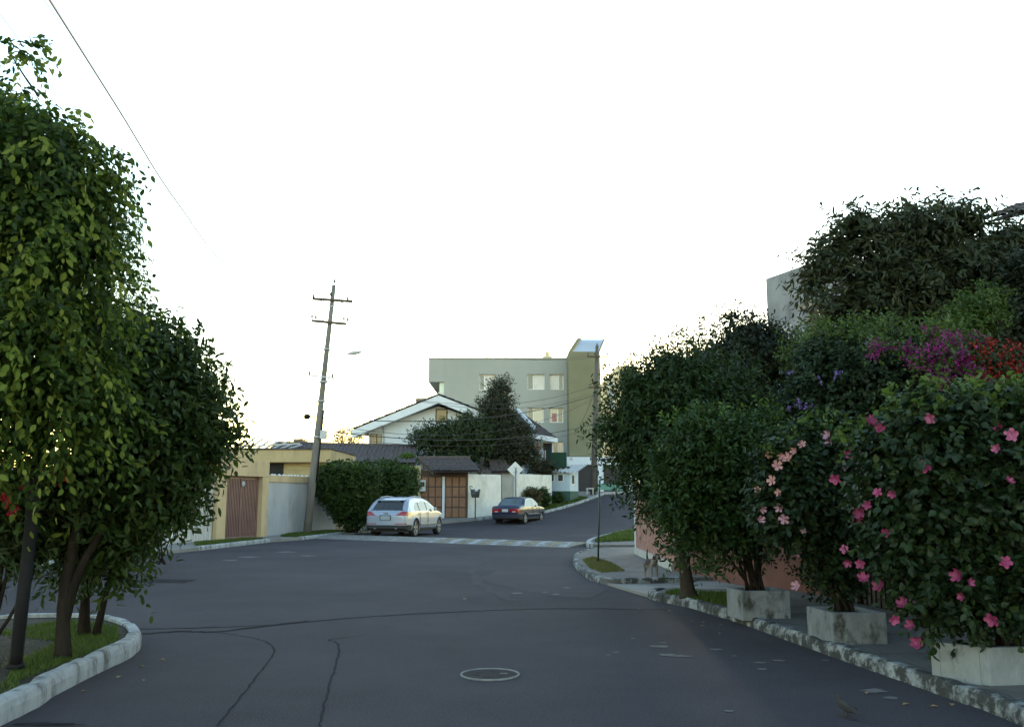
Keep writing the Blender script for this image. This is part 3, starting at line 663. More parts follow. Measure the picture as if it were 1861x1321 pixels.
# rough white wall, recess, second wall
def wall2(name, p, q, zt0, thick, m, label, coping=None):
    p, q = Vector(p), Vector(q); d = (q-p).normalized(); n = Vector((-d.y, d.x, 0))*thick
    t = thing(name, (p+q)/2, label, 'wall')
    mb = MB(); mb.hexa([p, q, q+n, p+n], [(p.x,p.y,zt0), (q.x,q.y,zt0), (q.x+n.x,q.y+n.y,zt0), (p.x+n.x,p.y+n.y,zt0)]); mb.build('wall_face', m, t, .02)
    if coping: 
        mb = MB(); e = n.normalized()*.03; d3=d*.03
        mb.hexa([Vector((k.x,k.y,zt0+.002)) for k in (p-e-d3, q-e+d3, q+n+e+d3, p+n+e-d3)], [Vector((k.x,k.y,zt0+.07)) for k in (p-e-d3, q-e+d3, q+n+e+d3, p+n+e-d3)]); mb.build('coping', coping, t)
    return t
xa, xb = X(849, 50.55), X(911, 52.2)
wall2('boundary_wall', (x1+.11, 50.55, 0), (xb, 52.2, 0), Z(862, 51.5), .2, M['whitewall'], 'rough white plaster wall beside the wooden garage doors')
wall2('boundary_wall', (xb+.02, 53.6, 0), (X(937,53.6), 53.6, 0), Z(859, 53.6), .2, M['greycol'], 'grey recessed wall behind the diamond sign')
wall2('boundary_wall', (X(938,53.4), 53.4, 0), (X(1003, 56.5), 56.5, 0), Z(862, 55), .2, M['whitewall'], 'white plaster wall between the diamond sign and guard booth')
t = thing('gate_roof', (0, 54.5, 2.5), 'small hipped tile roof above the recessed wall', 'roof')
tile_roof('tiles', P(893,858,53.3), P(932,857,53.3), P(916,834,54.8), P(888,835,54.8), 9, 5, M['tile_b'], t, .05)
MB().box((X(897,54), 54.0, 0), (X(912,54), 54.4, Z(858,54))).build('pier', M['greycol'], t)
p, q = P(868,872,53), P(878,830,53); t = tag(MB().tube([p, q], .12, 7).build('leaning_trunk', M['bark_pale'], None), 'pale bare leaning trunk behind the white wall', 'trunk')

# white gabled house
HY = 57.5; t = thing('house', P(770, 880, HY).xy.to_3d(), 'white gabled house with broad white bargeboards behind the trees', 'house')
pk = P(797,722,HY); le = P(655,785,HY); re = P(905,768,HY); zb = 1.0
wl, wr = X(668,HY), X(900,HY)
def plane_poly(mb, pts, d): n = len(pts); mb.add(list(pts)+[p+Vector((0,d,0)) for p in pts], [tuple(range(n)), tuple(range(2*n-1,n-1,-1))]+[(i,(i+1)%n+0,(i+1)%n+n,i+n)[::-1] for i in range(n)])
mb = MB(); pk2 = P(797,738,HY)
plane_poly(mb, [Vector((wl,HY,zb)), Vector((wr,HY,zb)), Vector((wr,HY,Z(775,HY))), pk2, Vector((wl,HY,Z(782,HY)))], 8); mb.build('wall', M['siding'], t)
for i in range(9):      # siding boards
    v = 752+i*8; z = Z(v, HY); f = max(0, min(1, (790-v)/52)); xl = lerp(wl, pk2.x, max(0,f*.9)); xr = lerp(wr, pk2.x, max(0,(775-v)/37*.9))
    MB().box((xl+.25, HY-.018, z-.30), (xr-.1, HY-.003, z-.015)).build('board', M['siding'], t)
def barge(a, b, wdt):
    mb = MB(); a, b = Vector(a), Vector(b); dn = Vector((0,0,-wdt)); f = Vector((0,.12,0))
    mb.hexa([a+dn, b+dn, b+dn+f, a+dn+f], [a, b, b+f, a+f]); return mb.build('bargeboard', M['white'], t)
E_L, E_R = P(640,781,HY-1), P(905,760,HY-1); PK = P(797,718,HY-1)
barge(E_L, PK, .50); barge(PK+Vector((.004,0,0)), E_R, .50)
bk = Vector((0, 10, 0)); o1 = Vector((0,-.03,.06))
tile_roof('roof', E_R+o1, E_R+bk+o1, PK+bk+o1, PK+o1, 26, 8, M['tile'], t, .05); tile_roof('roof', E_L+bk+o1, E_L+o1, PK+o1, PK+bk+o1, 26, 8, M['tile'], t, .05)
mb = MB(); plane_poly(mb, [E_L+Vector((.1,.12,-.42)), PK+Vector((0,.12,-.45)), PK+Vector((0,.12,-.40)), E_L+Vector((.1,.12,-.37))], 1.0); mb.build('soffit', M['white'], t)
wn = MB().box((X(790,HY), HY-.03, Z(768,HY)), (X(812,HY), HY+.0, Z(743,HY))).build('window', M['wood_dark'], t)
MB().box((X(792,HY), HY-.036, Z(766,HY)), (X(810,HY), HY-.032, Z(745,HY))).build('pane', mat('dull_pane', (.16,.13,.07), (.22,.18,.10), .2, 1), wn)
wn = MB().box((X(671,HY), HY-.03, Z(830,HY)), (X(692,HY), HY+.0, Z(788,HY))).build('window', M['wood_dark'], t)
for a, b in ((672,682),(684,691)): MB().box((X(a,HY), HY-.036, Z(829,HY)), (X(b,HY), HY-.032, Z(789,HY))).build('pane', mat('brown_blind', (.30,.24,.16), (.34,.28,.19), .4, 1), wn)
MB().tube([P(697,768,HY-.06), P(697,830,HY-.06)], .05, 6).build('downpipe', M['metal_gal'], t)
p = P(765,724,60); MB().box((p.x-.35, p.y, p.z-.6), (p.x+.35, p.y+.6, p.z+.02)).build('chimney', M['brownwall'], t)
# lower right wing of the white house
t = thing('house_wing', P(975,880,60).xy.to_3d(), 'lower tiled wing of the white house beside the green fence', 'house')
tile_roof('roof', P(975,800,58.5), P(1014,797,59.5), P(945,748,62), P(925,748,60.5), 12, 7, M['tile'], t, .05)
mb = MB(); mb.beam(P(940,744,60.2), P(972,778,58.6), .1, .22); mb.build('bargeboard', M['white'], t)
mb = MB(); mb.beam(P(968,792,58.4), P(1013,800,59.2), .1, .3); mb.build('fascia', M['white'], t)
MB().box((X(955,60), 59.6, 1.0), (X(1006,60), 63, Z(803,60))).build('wall', M['siding'], t)
wn = MB().box((X(998,60)-.4, 59.55, Z(840,60)), (X(1003,60), 59.597, Z(806,60))).build('window', M['dark'], t)
MB().box((X(975,60), 59.56, Z(840,60)), (X(982,60), 59.597, Z(808,60))).build('curtain', M['pet_salm'], t)
t = thing('fence', P(1000,880,58).xy.to_3d(), 'dark green picket fence with sheet beside the white house', 'fence')
for i in range(9):
    u = 974+i*3.4; mb = MB(); mb.beam(P(u,846,58.2), P(u,818,58.2), .07, .05, (0,1,0)); mb.build('picket', M['fibre'] if i < 6 else M['green_f'], t)
for v in (822, 843):
    mb = MB(); mb.beam(P(972,v,58.26), P(1003,v,58.26), .05, .06); mb.build('rail', M['green_f'], t)
MB().box((X(1003,58.3), 58.25, 1.0), (X(1030,58.3), 58.32, Z(822,58.3))).build('sheet', M['green_f'], t)
MB().box((X(968,58.6), 58.45, .8), (X(1030,58.6), 58.8, Z(850,58.6))).build('base_wall', M['greycol'], t)

# green apartment block
BY = 69.0; t = thing('apartment_block', P(910,880,BY).xy.to_3d(), 'sage green three-storey apartment block behind the white house', 'building')
def wall_with_holes(mb, x0, x1, z0, z1, y, holes, depth=.25):
    xs = sorted({x0, x1, *[h[0] for h in holes], *[h[1] for h in holes]}); zs = sorted({z0, z1, *[h[2] for h in holes], *[h[3] for h in holes]})
    for i in range(len(xs)-1):
        for j in range(len(zs)-1):
            cx, cz = (xs[i]+xs[i+1])/2, (zs[j]+zs[j+1])/2
            if any(h[0] < cx < h[1] and h[2] < cz < h[3] for h in holes): continue
            mb.add([(xs[i],y,zs[j]),(xs[i+1],y,zs[j]),(xs[i+1],y,zs[j+1]),(xs[i],y,zs[j+1])], [(0,1,2,3)])
    for h in holes:
        a, b, c, d = h
        mb.add([(a,y,c),(b,y,c),(b,y,d),(a,y,d),(a,y+depth,c),(b,y+depth,c),(b,y+depth,d),(a,y+depth,d)], [(0,4,5,1),(1,5,6,2),(2,6,7,3),(3,7,4,0)])
bx0, bx1 = X(805,BY), X(1034,BY); zt = Z(652,BY); zm = Z(694,BY)
holes = []
for (u0,u1,v0,v1) in [(870,901,680,709),(959,991,680,708),(1000,1026,680,708),(959,989,741,768),(999,1025,741,768),(962,990,802,830),(1000,1025,802,830),(870,901,741,768)]:
    holes.append((X(u0,BY), X(u1,BY), Z(v1,BY), Z(v0,BY)))
mb = MB(); wall_with_holes(mb, bx0, bx1, 1.5, zt, BY, holes, .35)
mb.add([(bx0,BY,1.5),(bx0,BY,zt),(bx0,BY+11,zt),(bx0,BY+11,1.5)], [(0,1,2,3)]); mb.add([(bx0,BY,zt),(bx1,BY,zt),(bx1,BY+11,zt),(bx0,BY+11,zt)], [(0,1,2,3)])
mb.add([(bx1,BY,1.5),(bx1,BY+11,1.5),(bx1,BY+11,zt),(bx1,BY,zt)], [(0,1,2,3)]); mb.add([(bx0,BY+11,1.5),(bx0,BY+11,zt),(bx1,BY+11,zt),(bx1,BY+11,1.5)], [(0,1,2,3)])
mb.build('wall', M['bldg'], t)
ov = MB().box((X(776,BY), BY-.01, zm), (bx0-.002, BY+11, zt)).build('overhang', M['bldg'], t)
MB().box((X(774.5,BY), BY-.06, zt+.003), (bx1, BY+.3, zt+.09)).build('coping', M['greycol'], t)
MB().box((X(796,BY), BY+.3, 1.5), (bx0-.004, BY+3, zm-.003)).build('corner_glazing', mat('pale_green_glass', (.45,.56,.52), None, .1, spec=.8), t)
for v in (712, 737): MB().box((X(794,BY), BY+.22, Z(v,BY)-.08), (bx0-.005, BY+3.1, Z(v,BY))).build('glazing_bar', M['frame_w'], t)
for i, h in enumerate(holes):
    a, b, c, d = h; yy = BY+.24; wn = MB()
    for q in [(a,a+.07,c,d),(b-.07,b,c,d),(a+.07,b-.07,c,c+.07),(a+.07,b-.07,d-.07,d)]: wn.box((q[0], yy-.03, q[2]), (q[1], yy+.03, q[3]))
    xm_ = lerp(a, b, (.30, .34, .66, .36, .62, .3, .6, .3)[i]); wn.box((xm_-.035, yy-.02, c+.07), (xm_+.035, yy+.02, d-.07))
    wn = wn.build('window', M['frame_w'], t)
    lm, rm = (M['glass_dim'], M['glass_sky']) if i < 2 else (M['glass_dim'], M['glass_grey'])  # reveal shade and sky reflection are painted as dark and pale panes
    if i in (2, 4): lm, rm = M['glass_sky'] if i == 2 else M['glass_grey'], M['glass_dim']
    MB().box((a+.07, yy, c+.07), (xm_-.035, yy+.012, d-.07)).build('pane', lm, wn); MB().box((xm_+.035, yy+.002, c+.07), (b-.07, yy+.014, d-.07)).build('pane', rm, wn)
    if i == 4: MB().box((xm_-.45, yy-.012, c+.1), (xm_-.1, yy-.002, c+.75)).build('poster', M['pet_salm'], wn)
# a joint in the render and the rooftop vent
for u in (938,): MB().box((X(u,BY), BY-.012, 4), (X(u,BY)+.03, BY-.002, zt)).build('render_joint', M['greywall'], t)
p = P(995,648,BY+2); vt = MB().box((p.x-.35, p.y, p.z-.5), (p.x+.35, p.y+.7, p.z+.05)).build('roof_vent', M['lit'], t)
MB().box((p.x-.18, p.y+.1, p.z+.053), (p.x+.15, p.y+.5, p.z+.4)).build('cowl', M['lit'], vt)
# stair tower with curved metal cap
TY = 66.5; t = thing('stair_tower', P(1065,880,TY).xy.to_3d(), 'olive green stair tower with curved metal cap', 'tower')
tx0, tx1 = X(1035.5,TY), X(1094,TY); tz0, tz1 = Z(829,TY), Z(639,TY)
MB().box((tx0, TY, tz0), (tx1, TY+5, tz1)).build('shaft', M['olive'], t)
# cap: two curved side fins and a curved metal sheet leaning back
prof = [(0,0),(.25,.5),(.6,.85),(1.1,1.08),(1.8,1.18),(2.6,1.2)]
ez = Z(615,TY+2)-tz1
def fin(x, flare, tk):
    vs = []; n = len(prof)
    for (dy, dz) in prof: 
        s_ = dz/1.2; vs += [(x+flare*s_, TY+dy, tz1+dz/1.2*ez), (x+flare*s_+tk, TY+dy, tz1+dz/1.2*ez)]
    vs += [(x, TY+2.6, tz1), (x+tk, TY+2.6, tz1)]
    fs = [tuple(2*i for i in range(n+1)), tuple(2*i+1 for i in reversed(range(n+1)))]+[(2*i, 2*i+1, 2*i+3, 2*i+2) for i in range(n)]
    return MB().add(vs, fs).build('cap_fin', M['olive'], t)
fin(tx0, .85, .30); fin(tx1-.12, .6, .12)
vs = []; n = len(prof)
for (dy, dz) in prof:
    s_ = dz/1.2; vs += [(tx0+.30+.85*s_, TY+dy+.12, tz1+dz/1.2*ez-.06), (tx1-.12+.6*s_, TY+dy+.12, tz1+dz/1.2*ez-.06)]
MB().add(vs, [(2*i, 2*i+1, 2*i+3, 2*i+2) for i in range(n-1)], True).build('cap_sheet', mat('pale_metal_roof', (.50,.55,.62), None, .3, metal=.5), t)
# white garage storey beneath it
t = thing('garage_storey', P(1075,880,65.5).xy.to_3d(), 'white ground storey with dark garage doors under the tower', 'garage')
gy = 65.5; gx0, gx1 = X(1031,gy), X(1150,gy); gz = Z(830,gy)
mb = MB(); hs = [(X(1051,gy), X(1087,gy), 1.9, Z(844,gy)), (X(1097,gy), X(1135,gy), 1.9, Z(844,gy))]
wall_with_holes(mb, gx0, gx1, 1.5, gz, gy, hs, .4); mb.add([(gx0,gy,gz),(gx1,gy,gz),(gx1,gy+6,gz),(gx0,gy+6,gz)], [(0,1,2,3)]); mb.add([(gx0,gy,1.5),(gx0,gy,gz),(gx0,gy+6,gz),(gx0,gy+6,1.5)], [(0,1,2,3)])
mb.build('wall', M['white'], t)
for h in hs:
    d = MB().box((h[0], gy+.3, 1.5), (h[1], gy+.36, h[3])).build('garage_door', M['doorblk'], t)
    for j in range(5): MB().box((h[0]+.03, gy+.285, 1.95+j*.5), (h[1]-.03, gy+.298, 2.42+j*.5)).build('panel', M['doorblk'], d)
MB().box((X(1036,gy), gy-.05, Z(836,gy)), (X(1041,gy), gy-.003, Z(831,gy))).build('house_number_plate', M['metal_gal'], t)
# building further up the street, low sun's warmth put into its colour
t = thing('far_building', P(1135,880,88).xy.to_3d(), 'cream building with the low sun glow in its colour beside the tower', 'building')
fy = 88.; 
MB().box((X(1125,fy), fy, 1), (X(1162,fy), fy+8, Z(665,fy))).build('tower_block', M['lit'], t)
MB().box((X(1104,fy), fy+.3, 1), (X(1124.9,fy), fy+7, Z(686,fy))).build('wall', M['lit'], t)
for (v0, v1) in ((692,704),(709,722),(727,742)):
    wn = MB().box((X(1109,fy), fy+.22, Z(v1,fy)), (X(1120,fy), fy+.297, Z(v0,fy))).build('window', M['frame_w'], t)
    MB().box((X(1110,fy), fy+.2, Z(v1-1,fy)), (X(1119,fy), fy+.217, Z(v0+1,fy))).build('pane', M['glass_sky'], wn)

# guard booth
GB = P(1012, 911, 58.0); gz0 = H(58)+.1; rz = R(-28)
t = thing('guard_booth', (X(1022,58.3), 58.3, gz0), 'pale blue guard booth with corrugated roof', 'booth', rz=rz)
Mx = Matrix.Translation((X(1022,58.3), 58.3, 0)) @ Matrix.Rotation(rz, 4, 'Z')
zl, zu = gz0+.62, gz0+1.78
def gb(name, a, b, m, par=None, bev=0): return MB().box(a, b).xf(Mx).build(name, m, par or t, bev)
gb('base', (-.92,-.6,gz0-.6), (.82,.7,zl), M['booth_g']); gb('wall', (-.9,-.58,zl+.002), (.8,.68,zu), M['booth'])
for cx in (-.5, .15):
    wn = gb('window', (cx-.21,-.60,zu-.55), (cx+.21,-.583,zu-.08), M['frame_w']); gb('pane', (cx-.16,-.61,zu-.51), (cx+.16,-.602,zu-.12), M['glass'], wn)
wn = gb('window', (.803,-.35,zu-.75), (.82,.1,zu-.1), M['frame_w']); gb('pane', (.822,-.3,zu-.70), (.83,.05,zu-.15), M['doorblk'], wn)
vs = []; n = 45
for i in range(n):
    s_ = i/(n-1); w_ = .055*math.sin(s_*n/5*2*math.pi*.9)
    vs += [Mx @ Vector((-1.05+2.5*s_, -.85, zu+.02+w_)), Mx @ Vector((-1.05+2.5*s_, .95, zu+.55+w_))]
o = MB().add(vs+[v+Vector((0,0,.02)) for v in vs], [(2*i,2*i+1,2*i+3,2*i+2)[::-1] for i in range(n-1)]+[(2*n+2*i,2*n+2*i+1,2*n+2*i+3,2*n+2*i+2)[::-1] for i in range(n-1)]+[(2*i,2*i+2,2*n+2*i+2,2*n+2*i) for i in range(n-1)]).build('roof_sheet', M['fibre'], t)
p = Mx @ Vector((.2,.1,zu+.36)); MB().box((p.x-.3,p.y-.1,p.z-.08),(p.x+.3,p.y+.1,p.z+.06)).build('roof_brick', M['dark'], t)
# things by the booth
p = Vector((X(1072,60.4), 60.4, H(60.4)+.1)); t = thing('stool', p, 'small pale concrete stool by the second utility pole', 'stool')
MB().box((p.x-.26,p.y-.2,p.z+.36),(p.x+.26,p.y+.2,p.z+.45)).build('seat', M['fibre'], t, .01)
for s_ in (-1,1):
    for q in (-1,1): MB().box((p.x+s_*.19-.04,p.y+q*.14-.04,p.z),(p.x+s_*.19+.04,p.y+q*.14+.04,p.z+.358)).build('leg', M['fibre'], t)
p = Vector((X(998.5,57), 57.0, H(57)+.1)); t = thing('plastic_drum', p, 'blue plastic drum beside the guard booth', 'drum')
MB().lathe(p, [(.2,0),(.24,.05),(.25,.3),(.235,.33),(.25,.36),(.24,.62),(.2,.68)], 14).build('barrel', M['bluebin'], t); MB().lathe(p+Vector((0,0,.681)), [(.21,0),(.21,.04),(.15,.05)], 14).build('lid', M['bluebin'], t)

# salmon wall on the right corner
t = thing('garden_wall', (3.3, 21, 0), 'salmon pink rough wall at the right-hand street corner', 'wall')
a, b = Vector((3.30,18.55,0)), Vector((3.30,24.2,0)); c = Vector((4.95,13.6,0))
mb = MB(); mb.hexa([a, b, b+Vector((.2,0,0)), a+Vector((.2,0,0))], [p+Vector((0,0,1.78)) for p in (a, b, b+Vector((.2,0,0)), a+Vector((.2,0,0)))]); mb.build('wall_face', M['brick'], t)
MB().box((3.285, 24.203, 0), (3.52, 24.32, 1.8)).build('corner_strip', M['white'], t)
mb = MB(); mb.hexa([a+Vector((-.05,-.02,0)), b+Vector((-.05,0,0)), b+Vector((-.003,0,0)), a+Vector((-.003,0,0))], [p+Vector((0,0,.28)) for p in (a+Vector((-.05,-.02,0)), b+Vector((-.05,0,0)), b+Vector((-.003,0,0)), a+Vector((-.003,0,0)))]); mb.build('plinth', M['greycol'], t)
rn = random.Random(8)
for i in range(60):            # proud stones in the rough face
    y = rn.uniform(18.7, 24); z = rn.uniform(.4, 1.6); s_ = rn.uniform(.04,.09)
    MB().hexa([(3.297,y-s_,z-s_*.6),(3.297,y+s_,z-s_*.7),(3.297,y+s_,z+s_*.6),(3.297,y-s_,z+s_*.7)], [(3.28,y-s_*.6,z-s_*.4),(3.28,y+s_*.6,z-s_*.4),(3.28,y+s_*.5,z+s_*.4),(3.28,y-s_*.6,z+s_*.4)]).build('stone', M['brick'], t)
t = thing('garden_wall', (4.2, 16, 0), 'shaded side of the salmon wall, coloured darker red, behind the verge tree and first planter', 'wall')
a = Vector((3.36,18.50,0)); d = (c-a).normalized(); n = Vector((-d.y, d.x, 0))
if n.x < 0: n = -n
n *= .2
mb = MB(); mb.hexa([a, c, c+n, a+n], [p+Vector((0,0,1.75)) for p in (a, c, c+n, a+n)]); mb.build('wall_face', mat('salmon_wall_shaded', (.12,.05,.04), (.17,.075,.06), .9, 3, .4, 20), t)  # same wall turning away: its shade is painted as darker red
# ivy covered wall and iron railing behind the planters
t = thing('garden_wall', (5.6, 9, 0), 'dark grey garden wall behind the planters under the ivy', 'wall')
q = Vector((6.5, 3.0, 0)); d = (q-c).normalized(); n = Vector((-d.y, d.x, 0)); n = (n if n.x > 0 else -n)*.25; s0 = c+d*.02
mb = MB(); mb.hexa([s0, q, q+n, s0+n], [p+Vector((0,0,2.0)) for p in (s0, q, q+n, s0+n)]); mb.build('wall_face', M['pave_dark'], t)
t = thing('railing', c, 'dark iron railing in front of the wall between the planters', 'railing')
for i in range(22):
    p = s0+d*(.12+i*.12)-n*.3; MB().tube([p+Vector((0,0,.1)), p+Vector((0,0,.95))], .012, 5).build('bar', M['metal_dk'], t)
mb = MB(); mb.beam(s0+d*.05-n*.3+Vector((0,0,.9)), s0+d*2.8-n*.3+Vector((0,0,.9)), .03, .04); mb.build('rail', M['metal_dk'], t)

# houses behind the right-hand trees
t = thing('house', (7, 22, 0), 'white flat-roofed house corner behind the loquat tree', 'house')
pa, pb = P(1408,880,24.0), P(1540,880,21.5); pa.z = pb.z = 0; dd = (pb-pa).normalized(); nn = Vector((-dd.y, dd.x, 0)); nn = nn if nn.x > 0 else -nn
wm_ = mat('weathered_white_render', (.20,.21,.225), (.28,.29,.31), .9, 1.5, .3, 20, c3=(.13,.13,.14), s3=1.4)
za = Z(507,24.0); up_ = Vector((0,0,za))
mb = MB(); mb.hexa([pa, pb, pb+nn*5, pa+nn*5], [pa+up_, pb+up_, pb+nn*5+up_, pa+nn*5+up_]); mb.build('wall', wm_, t)
def onw(f, z, o): return pa.lerp(pb, f)+Vector((0,0,z))-nn*o
mb = MB(); mb.hexa([onw(.60,za-1.25,.35), onw(1.,za-1.25,.35), onw(1.,za-1.25,.003), onw(.60,za-1.25,.003)], [onw(.60,za-1.1,.35), onw(1.,za-1.1,.35), onw(1.,za-1.1,.003), onw(.60,za-1.1,.003)]); mb.build('canopy', M['brownwall'], t)
mb = MB(); mb.hexa([onw(.64,1,.04), onw(.80,1,.04), onw(.80,1,.003), onw(.64,1,.003)], [onw(.64,za-1.3,.04), onw(.80,za-1.3,.04), onw(.80,za-1.3,.003), onw(.64,za-1.3,.003)]); mb.build('door', M['wood_dark'], t)
mb = MB(); mb.hexa([onw(.22,2,.03), onw(.40,2,.03), onw(.40,2,.003), onw(.22,2,.003)], [onw(.22,za-1.45,.03), onw(.40,za-1.45,.03), onw(.40,za-1.45,.003), onw(.22,za-1.45,.003)]); mb.build('window_panel', M['greywall'], t)
t = thing('house', (13, 19, 0), 'dark house with tiled eaves at the right edge', 'house')
hy = 18.; hx = X(1830,hy)
MB().box((hx+.4, hy, 0), (hx+7, hy+6, Z(415,hy))).build('wall', M['brownwall'], t)
tile_roof('roof', P(1785,402,17), P(2120,330,17), P(2150,280,20), P(1850,375,20), 22, 6, M['tile'], t)
wn = MB().box((X(1853,hy), hy-.03, Z(500,hy)), (X(1900,hy), hy-.003, Z(462,hy))).build('window', M['frame_w'], t)
MB().box((X(1856,hy), hy-.04, Z(498,hy)), (X(1898,hy), hy-.032, Z(465,hy))).build('pane', M['glass_sky'], wn)

# ================================================================== TREES AND SHRUBS
def leaf_parts(parent, mesh_list, blobs, n, seed, size, region, tilt=.5, strand=1):
    """the leaves that can be picked out singly: each its own object, hanging on the camera side of the crown"""
    rn = random.Random(seed); k = 0
    while k < n:
        u = rn.uniform(region[0], region[1]); v = rn.uniform(region[2], region[3]); p = surf(u, v, blobs)
        hit = min(sum(((p[i]-b[i])/b[3+i])**2 for i in range(3)) for b in blobs)
        if hit > 1.2: continue
        p = p+Vector((rn.uniform(-.05,.05), rn.uniform(-.16,.05), rn.uniform(-.05,.05))); m_ = rn.choice(mesh_list); k += 1
        for q in range(rn.randint(strand//2, strand+1) if strand > 1 else 1):
            s_ = size*rn.uniform(.6, 1.2); off = Vector((rn.uniform(-.05,.05), rn.uniform(-.05,.04), -.055*q)) if strand > 1 else Vector((0,0,0))
            Mw = Matrix.Translation(p+off) @ Matrix.Rotation(rn.uniform(-1.5,1.5), 4, 'Z') @ Matrix.Rotation(rn.uniform(-.7,.9)*tilt*2, 4, 'X') @ Matrix.Rotation(rn.uniform(-.7,.7), 4, 'Y') @ Matrix.Scale(s_, 4)
            link_obj('leaf', m_ if rn.random() < .6 else rn.choice(mesh_list), parent, Mw)
figL = [single_leaf_mesh('fig_leaf', 'ovate', M['fig_bright'], 0, 1, 100+i) for i in range(6)]
# weeping fig
FT = (-5.1, 7.9, .13)
t = thing('weeping_fig_tree', FT, 'large weeping fig with pale yellow-green hanging leaves, left edge', 'tree')
figB = [B(70,330,7.4,160,165,.8), B(90,290,7.5,95,105,.5), B(0,260,7.6,100,130,.6), B(120,470,7.3,110,200,.7), B(60,640,7.2,140,150,.75), B(150,730,7.3,90,90,.55), B(-80,420,7.8,190,280,1.1), B(20,800,7.3,100,60,.5), B(-60,700,7.4,150,160,.8), B(190,600,7.5,55,100,.4), B(20,190,7.7,60,50,.35), B(150,400,7.5,58,110,.35)]
trunk(t, [FT, (-5.15,7.9,1.2), (-5.05,7.8,2.4), (-5.0,7.75,3.6)], .11, .05, M['bark'])
trunk(t, [(-5.05,7.8,2.3), (-4.5,7.6,3.0), (-4.3,7.5,4.0)], .05, .02, M['bark'], 'branch', 7, 1)
trunk(t, [(-5.1,7.9,2.0), (-5.6,7.9,3.0), (-5.5,7.9,4.6)], .05, .02, M['bark'], 'branch', 7, 1)
crown('crown', figB, 2100, 10, .074, .040, .40, M['fig'], t, 11, dens=1.25, inner=.35, shell=.5, up=.1, droop=.75, kind='ovate', rough=.22, hue=-.06, nrm_up=.15)
crown('lighter_leaves', figB, 420, 9, .074, .042, .40, M['fig_bright'], t, 12, shell=.10, up=.0, droop=.95, kind='ovate', rough=.2, nrm_up=.1)  # outer leaves whose brighter colour holds part of the backlit glow
twig_mesh('twigs', figB, [(-5.0,7.75,3.6), (-4.3,7.5,4.0), (-5.5,7.9,4.6), (-5.05,7.8,2.4)], 60, M['bark'], t, 13, .016)
leaf_parts(t, figL, figB, 42, 14, .074, (0, 250, 200, 860), strand=6)
p = P(30,110,7.9); figS = [B(22,100,7.9,36,34,.25), B(60,95,7.9,30,22,.2)]
crown('top_spray', figS, 26, 9, .085, .045, .3, M['fig'], t, 15, shell=.8, up=.2, droop=.6, kind='ovate', rough=.3)
trunk(t, [P(70,175,7.8), P(45,140,7.9), P(20,100,7.9)], .012, .006, M['bark'], 'branch', 5, 1)

# dark broad-leaved island tree
IT = (-4.12, 8.49, .13)
t = thing('island_tree', IT, 'dark broad-leaved tree with forked trunk at the island tip', 'tree')
islB = [B(275,750,9.0,125,175,.9), B(350,760,9.2,70,100,.6), B(200,900,9.0,150,90,.8), B(290,865,9.0,85,85,.6), B(255,640,9.1,75,85,.6), B(150,980,9.3,80,80,.5), B(225,985,9.2,60,55,.45), B(380,800,9.2,42,60,.35), B(225,1050,9.2,25,35,.2)]
trunk(t, [IT, (-4.15,8.5,.7), (-4.1,8.55,1.3), (-3.95,8.7,2.2), (-3.8,8.9,3.0)], .066, .03, M['bark'], flare=1.25)
trunk(t, [(-4.14,8.5,.45), (-4.02,8.55,1.0), (-3.7,8.8,1.7), (-3.35,9.0,2.3)], .05, .02, M['bark'], 'branch', 7, 1)
trunk(t, [(-4.6,9.9,.12), (-4.55,9.8,.8), (-4.3,9.6,1.5), (-3.9,9.4,2.4)], .055, .025, M['bark'])
trunk(t, [(-4.45,9.85,.12), (-4.25,9.7,.8), (-3.9,9.4,1.4), (-3.6,9.3,1.9)], .038, .018, M['bark'])
crown('crown', islB, 2100, 9, .095, .038, .36, M['isl'], t, 21, dens=1.3, inner=.4, shell=.55, up=.25, droop=.25, kind='ovate', rough=.22, spread=.9)
crown('bright_tips', islB, 200, 7, .10, .045, .25, M['fig'], t, 22, shell=.08, up=.4, droop=.2, kind='ovate', rough=.25, hue=.1)
twig_mesh('twigs', islB, [(-3.8,8.9,3.0), (-3.35,9.0,2.3), (-3.9,9.4,2.4), (-3.6,9.3,1.9), (-4.1,8.6,1.3)], 70, M['bark'], t, 23, .014)
islL = [single_leaf_mesh('island_leaf', 'ovate', M['isl'], .2, 1, 120+i) for i in range(5)]
leaf_parts(t, islL, islB, 200, 24, .095, (170, 430, 560, 1090), .8)

# flowers
def flower_mesh(name, m, double=False, n=5, cup=.35, seed=0, jit=.0):
    vs = []; fs = []; rj = random.Random(seed)
    def whorl(r, rot, z0, cupk, np_):
        for k in range(np_):
            a = 2*math.pi*k/np_+rot; o = len(vs); ca, sa = math.cos(a), math.sin(a)
            for (t_, hw, dz) in ((.05,.03,0),(.5,.30,.10),(.85,.36,.24),(1.04,.20,.34)):
                for s_ in (-1, 0, 1):
                    rr = r*t_; tt = hw*r*s_; vs.append((rr*ca-tt*sa, rr*sa+tt*ca, z0+r*cupk*dz*(1.6 if s_ else 1)+.03*r*s_))
            for i in range(3):
                for j in range(2): q = o+i*3+j; fs.append((q, q+1, q+4, q+3))
    whorl(1, .2, 0, cup*2, n)
    if double: whorl(.72, .8, .08, 1.0, n); whorl(.45, .3, .15, 1.4, 4)
    vs = [tuple(c_+rj.uniform(-jit, jit) for c_ in v_) for v_ in vs]
    me = bpy.data.meshes.new(name); me.from_pydata(vs, [], fs); me.update(); me.polygons.foreach_set('use_smooth', [True]*len(fs)); me.materials.append(m); return me
def stamen_mesh():
    mb = MB(); mb.tube([(0,0,0), (0,.05,.5), (0,.12,.85)], [.05,.05,.07], 5); o = mb.build('stamen', M['stamen']); me = o.data; bpy.data.objects.remove(o); return me
ST = stamen_mesh()
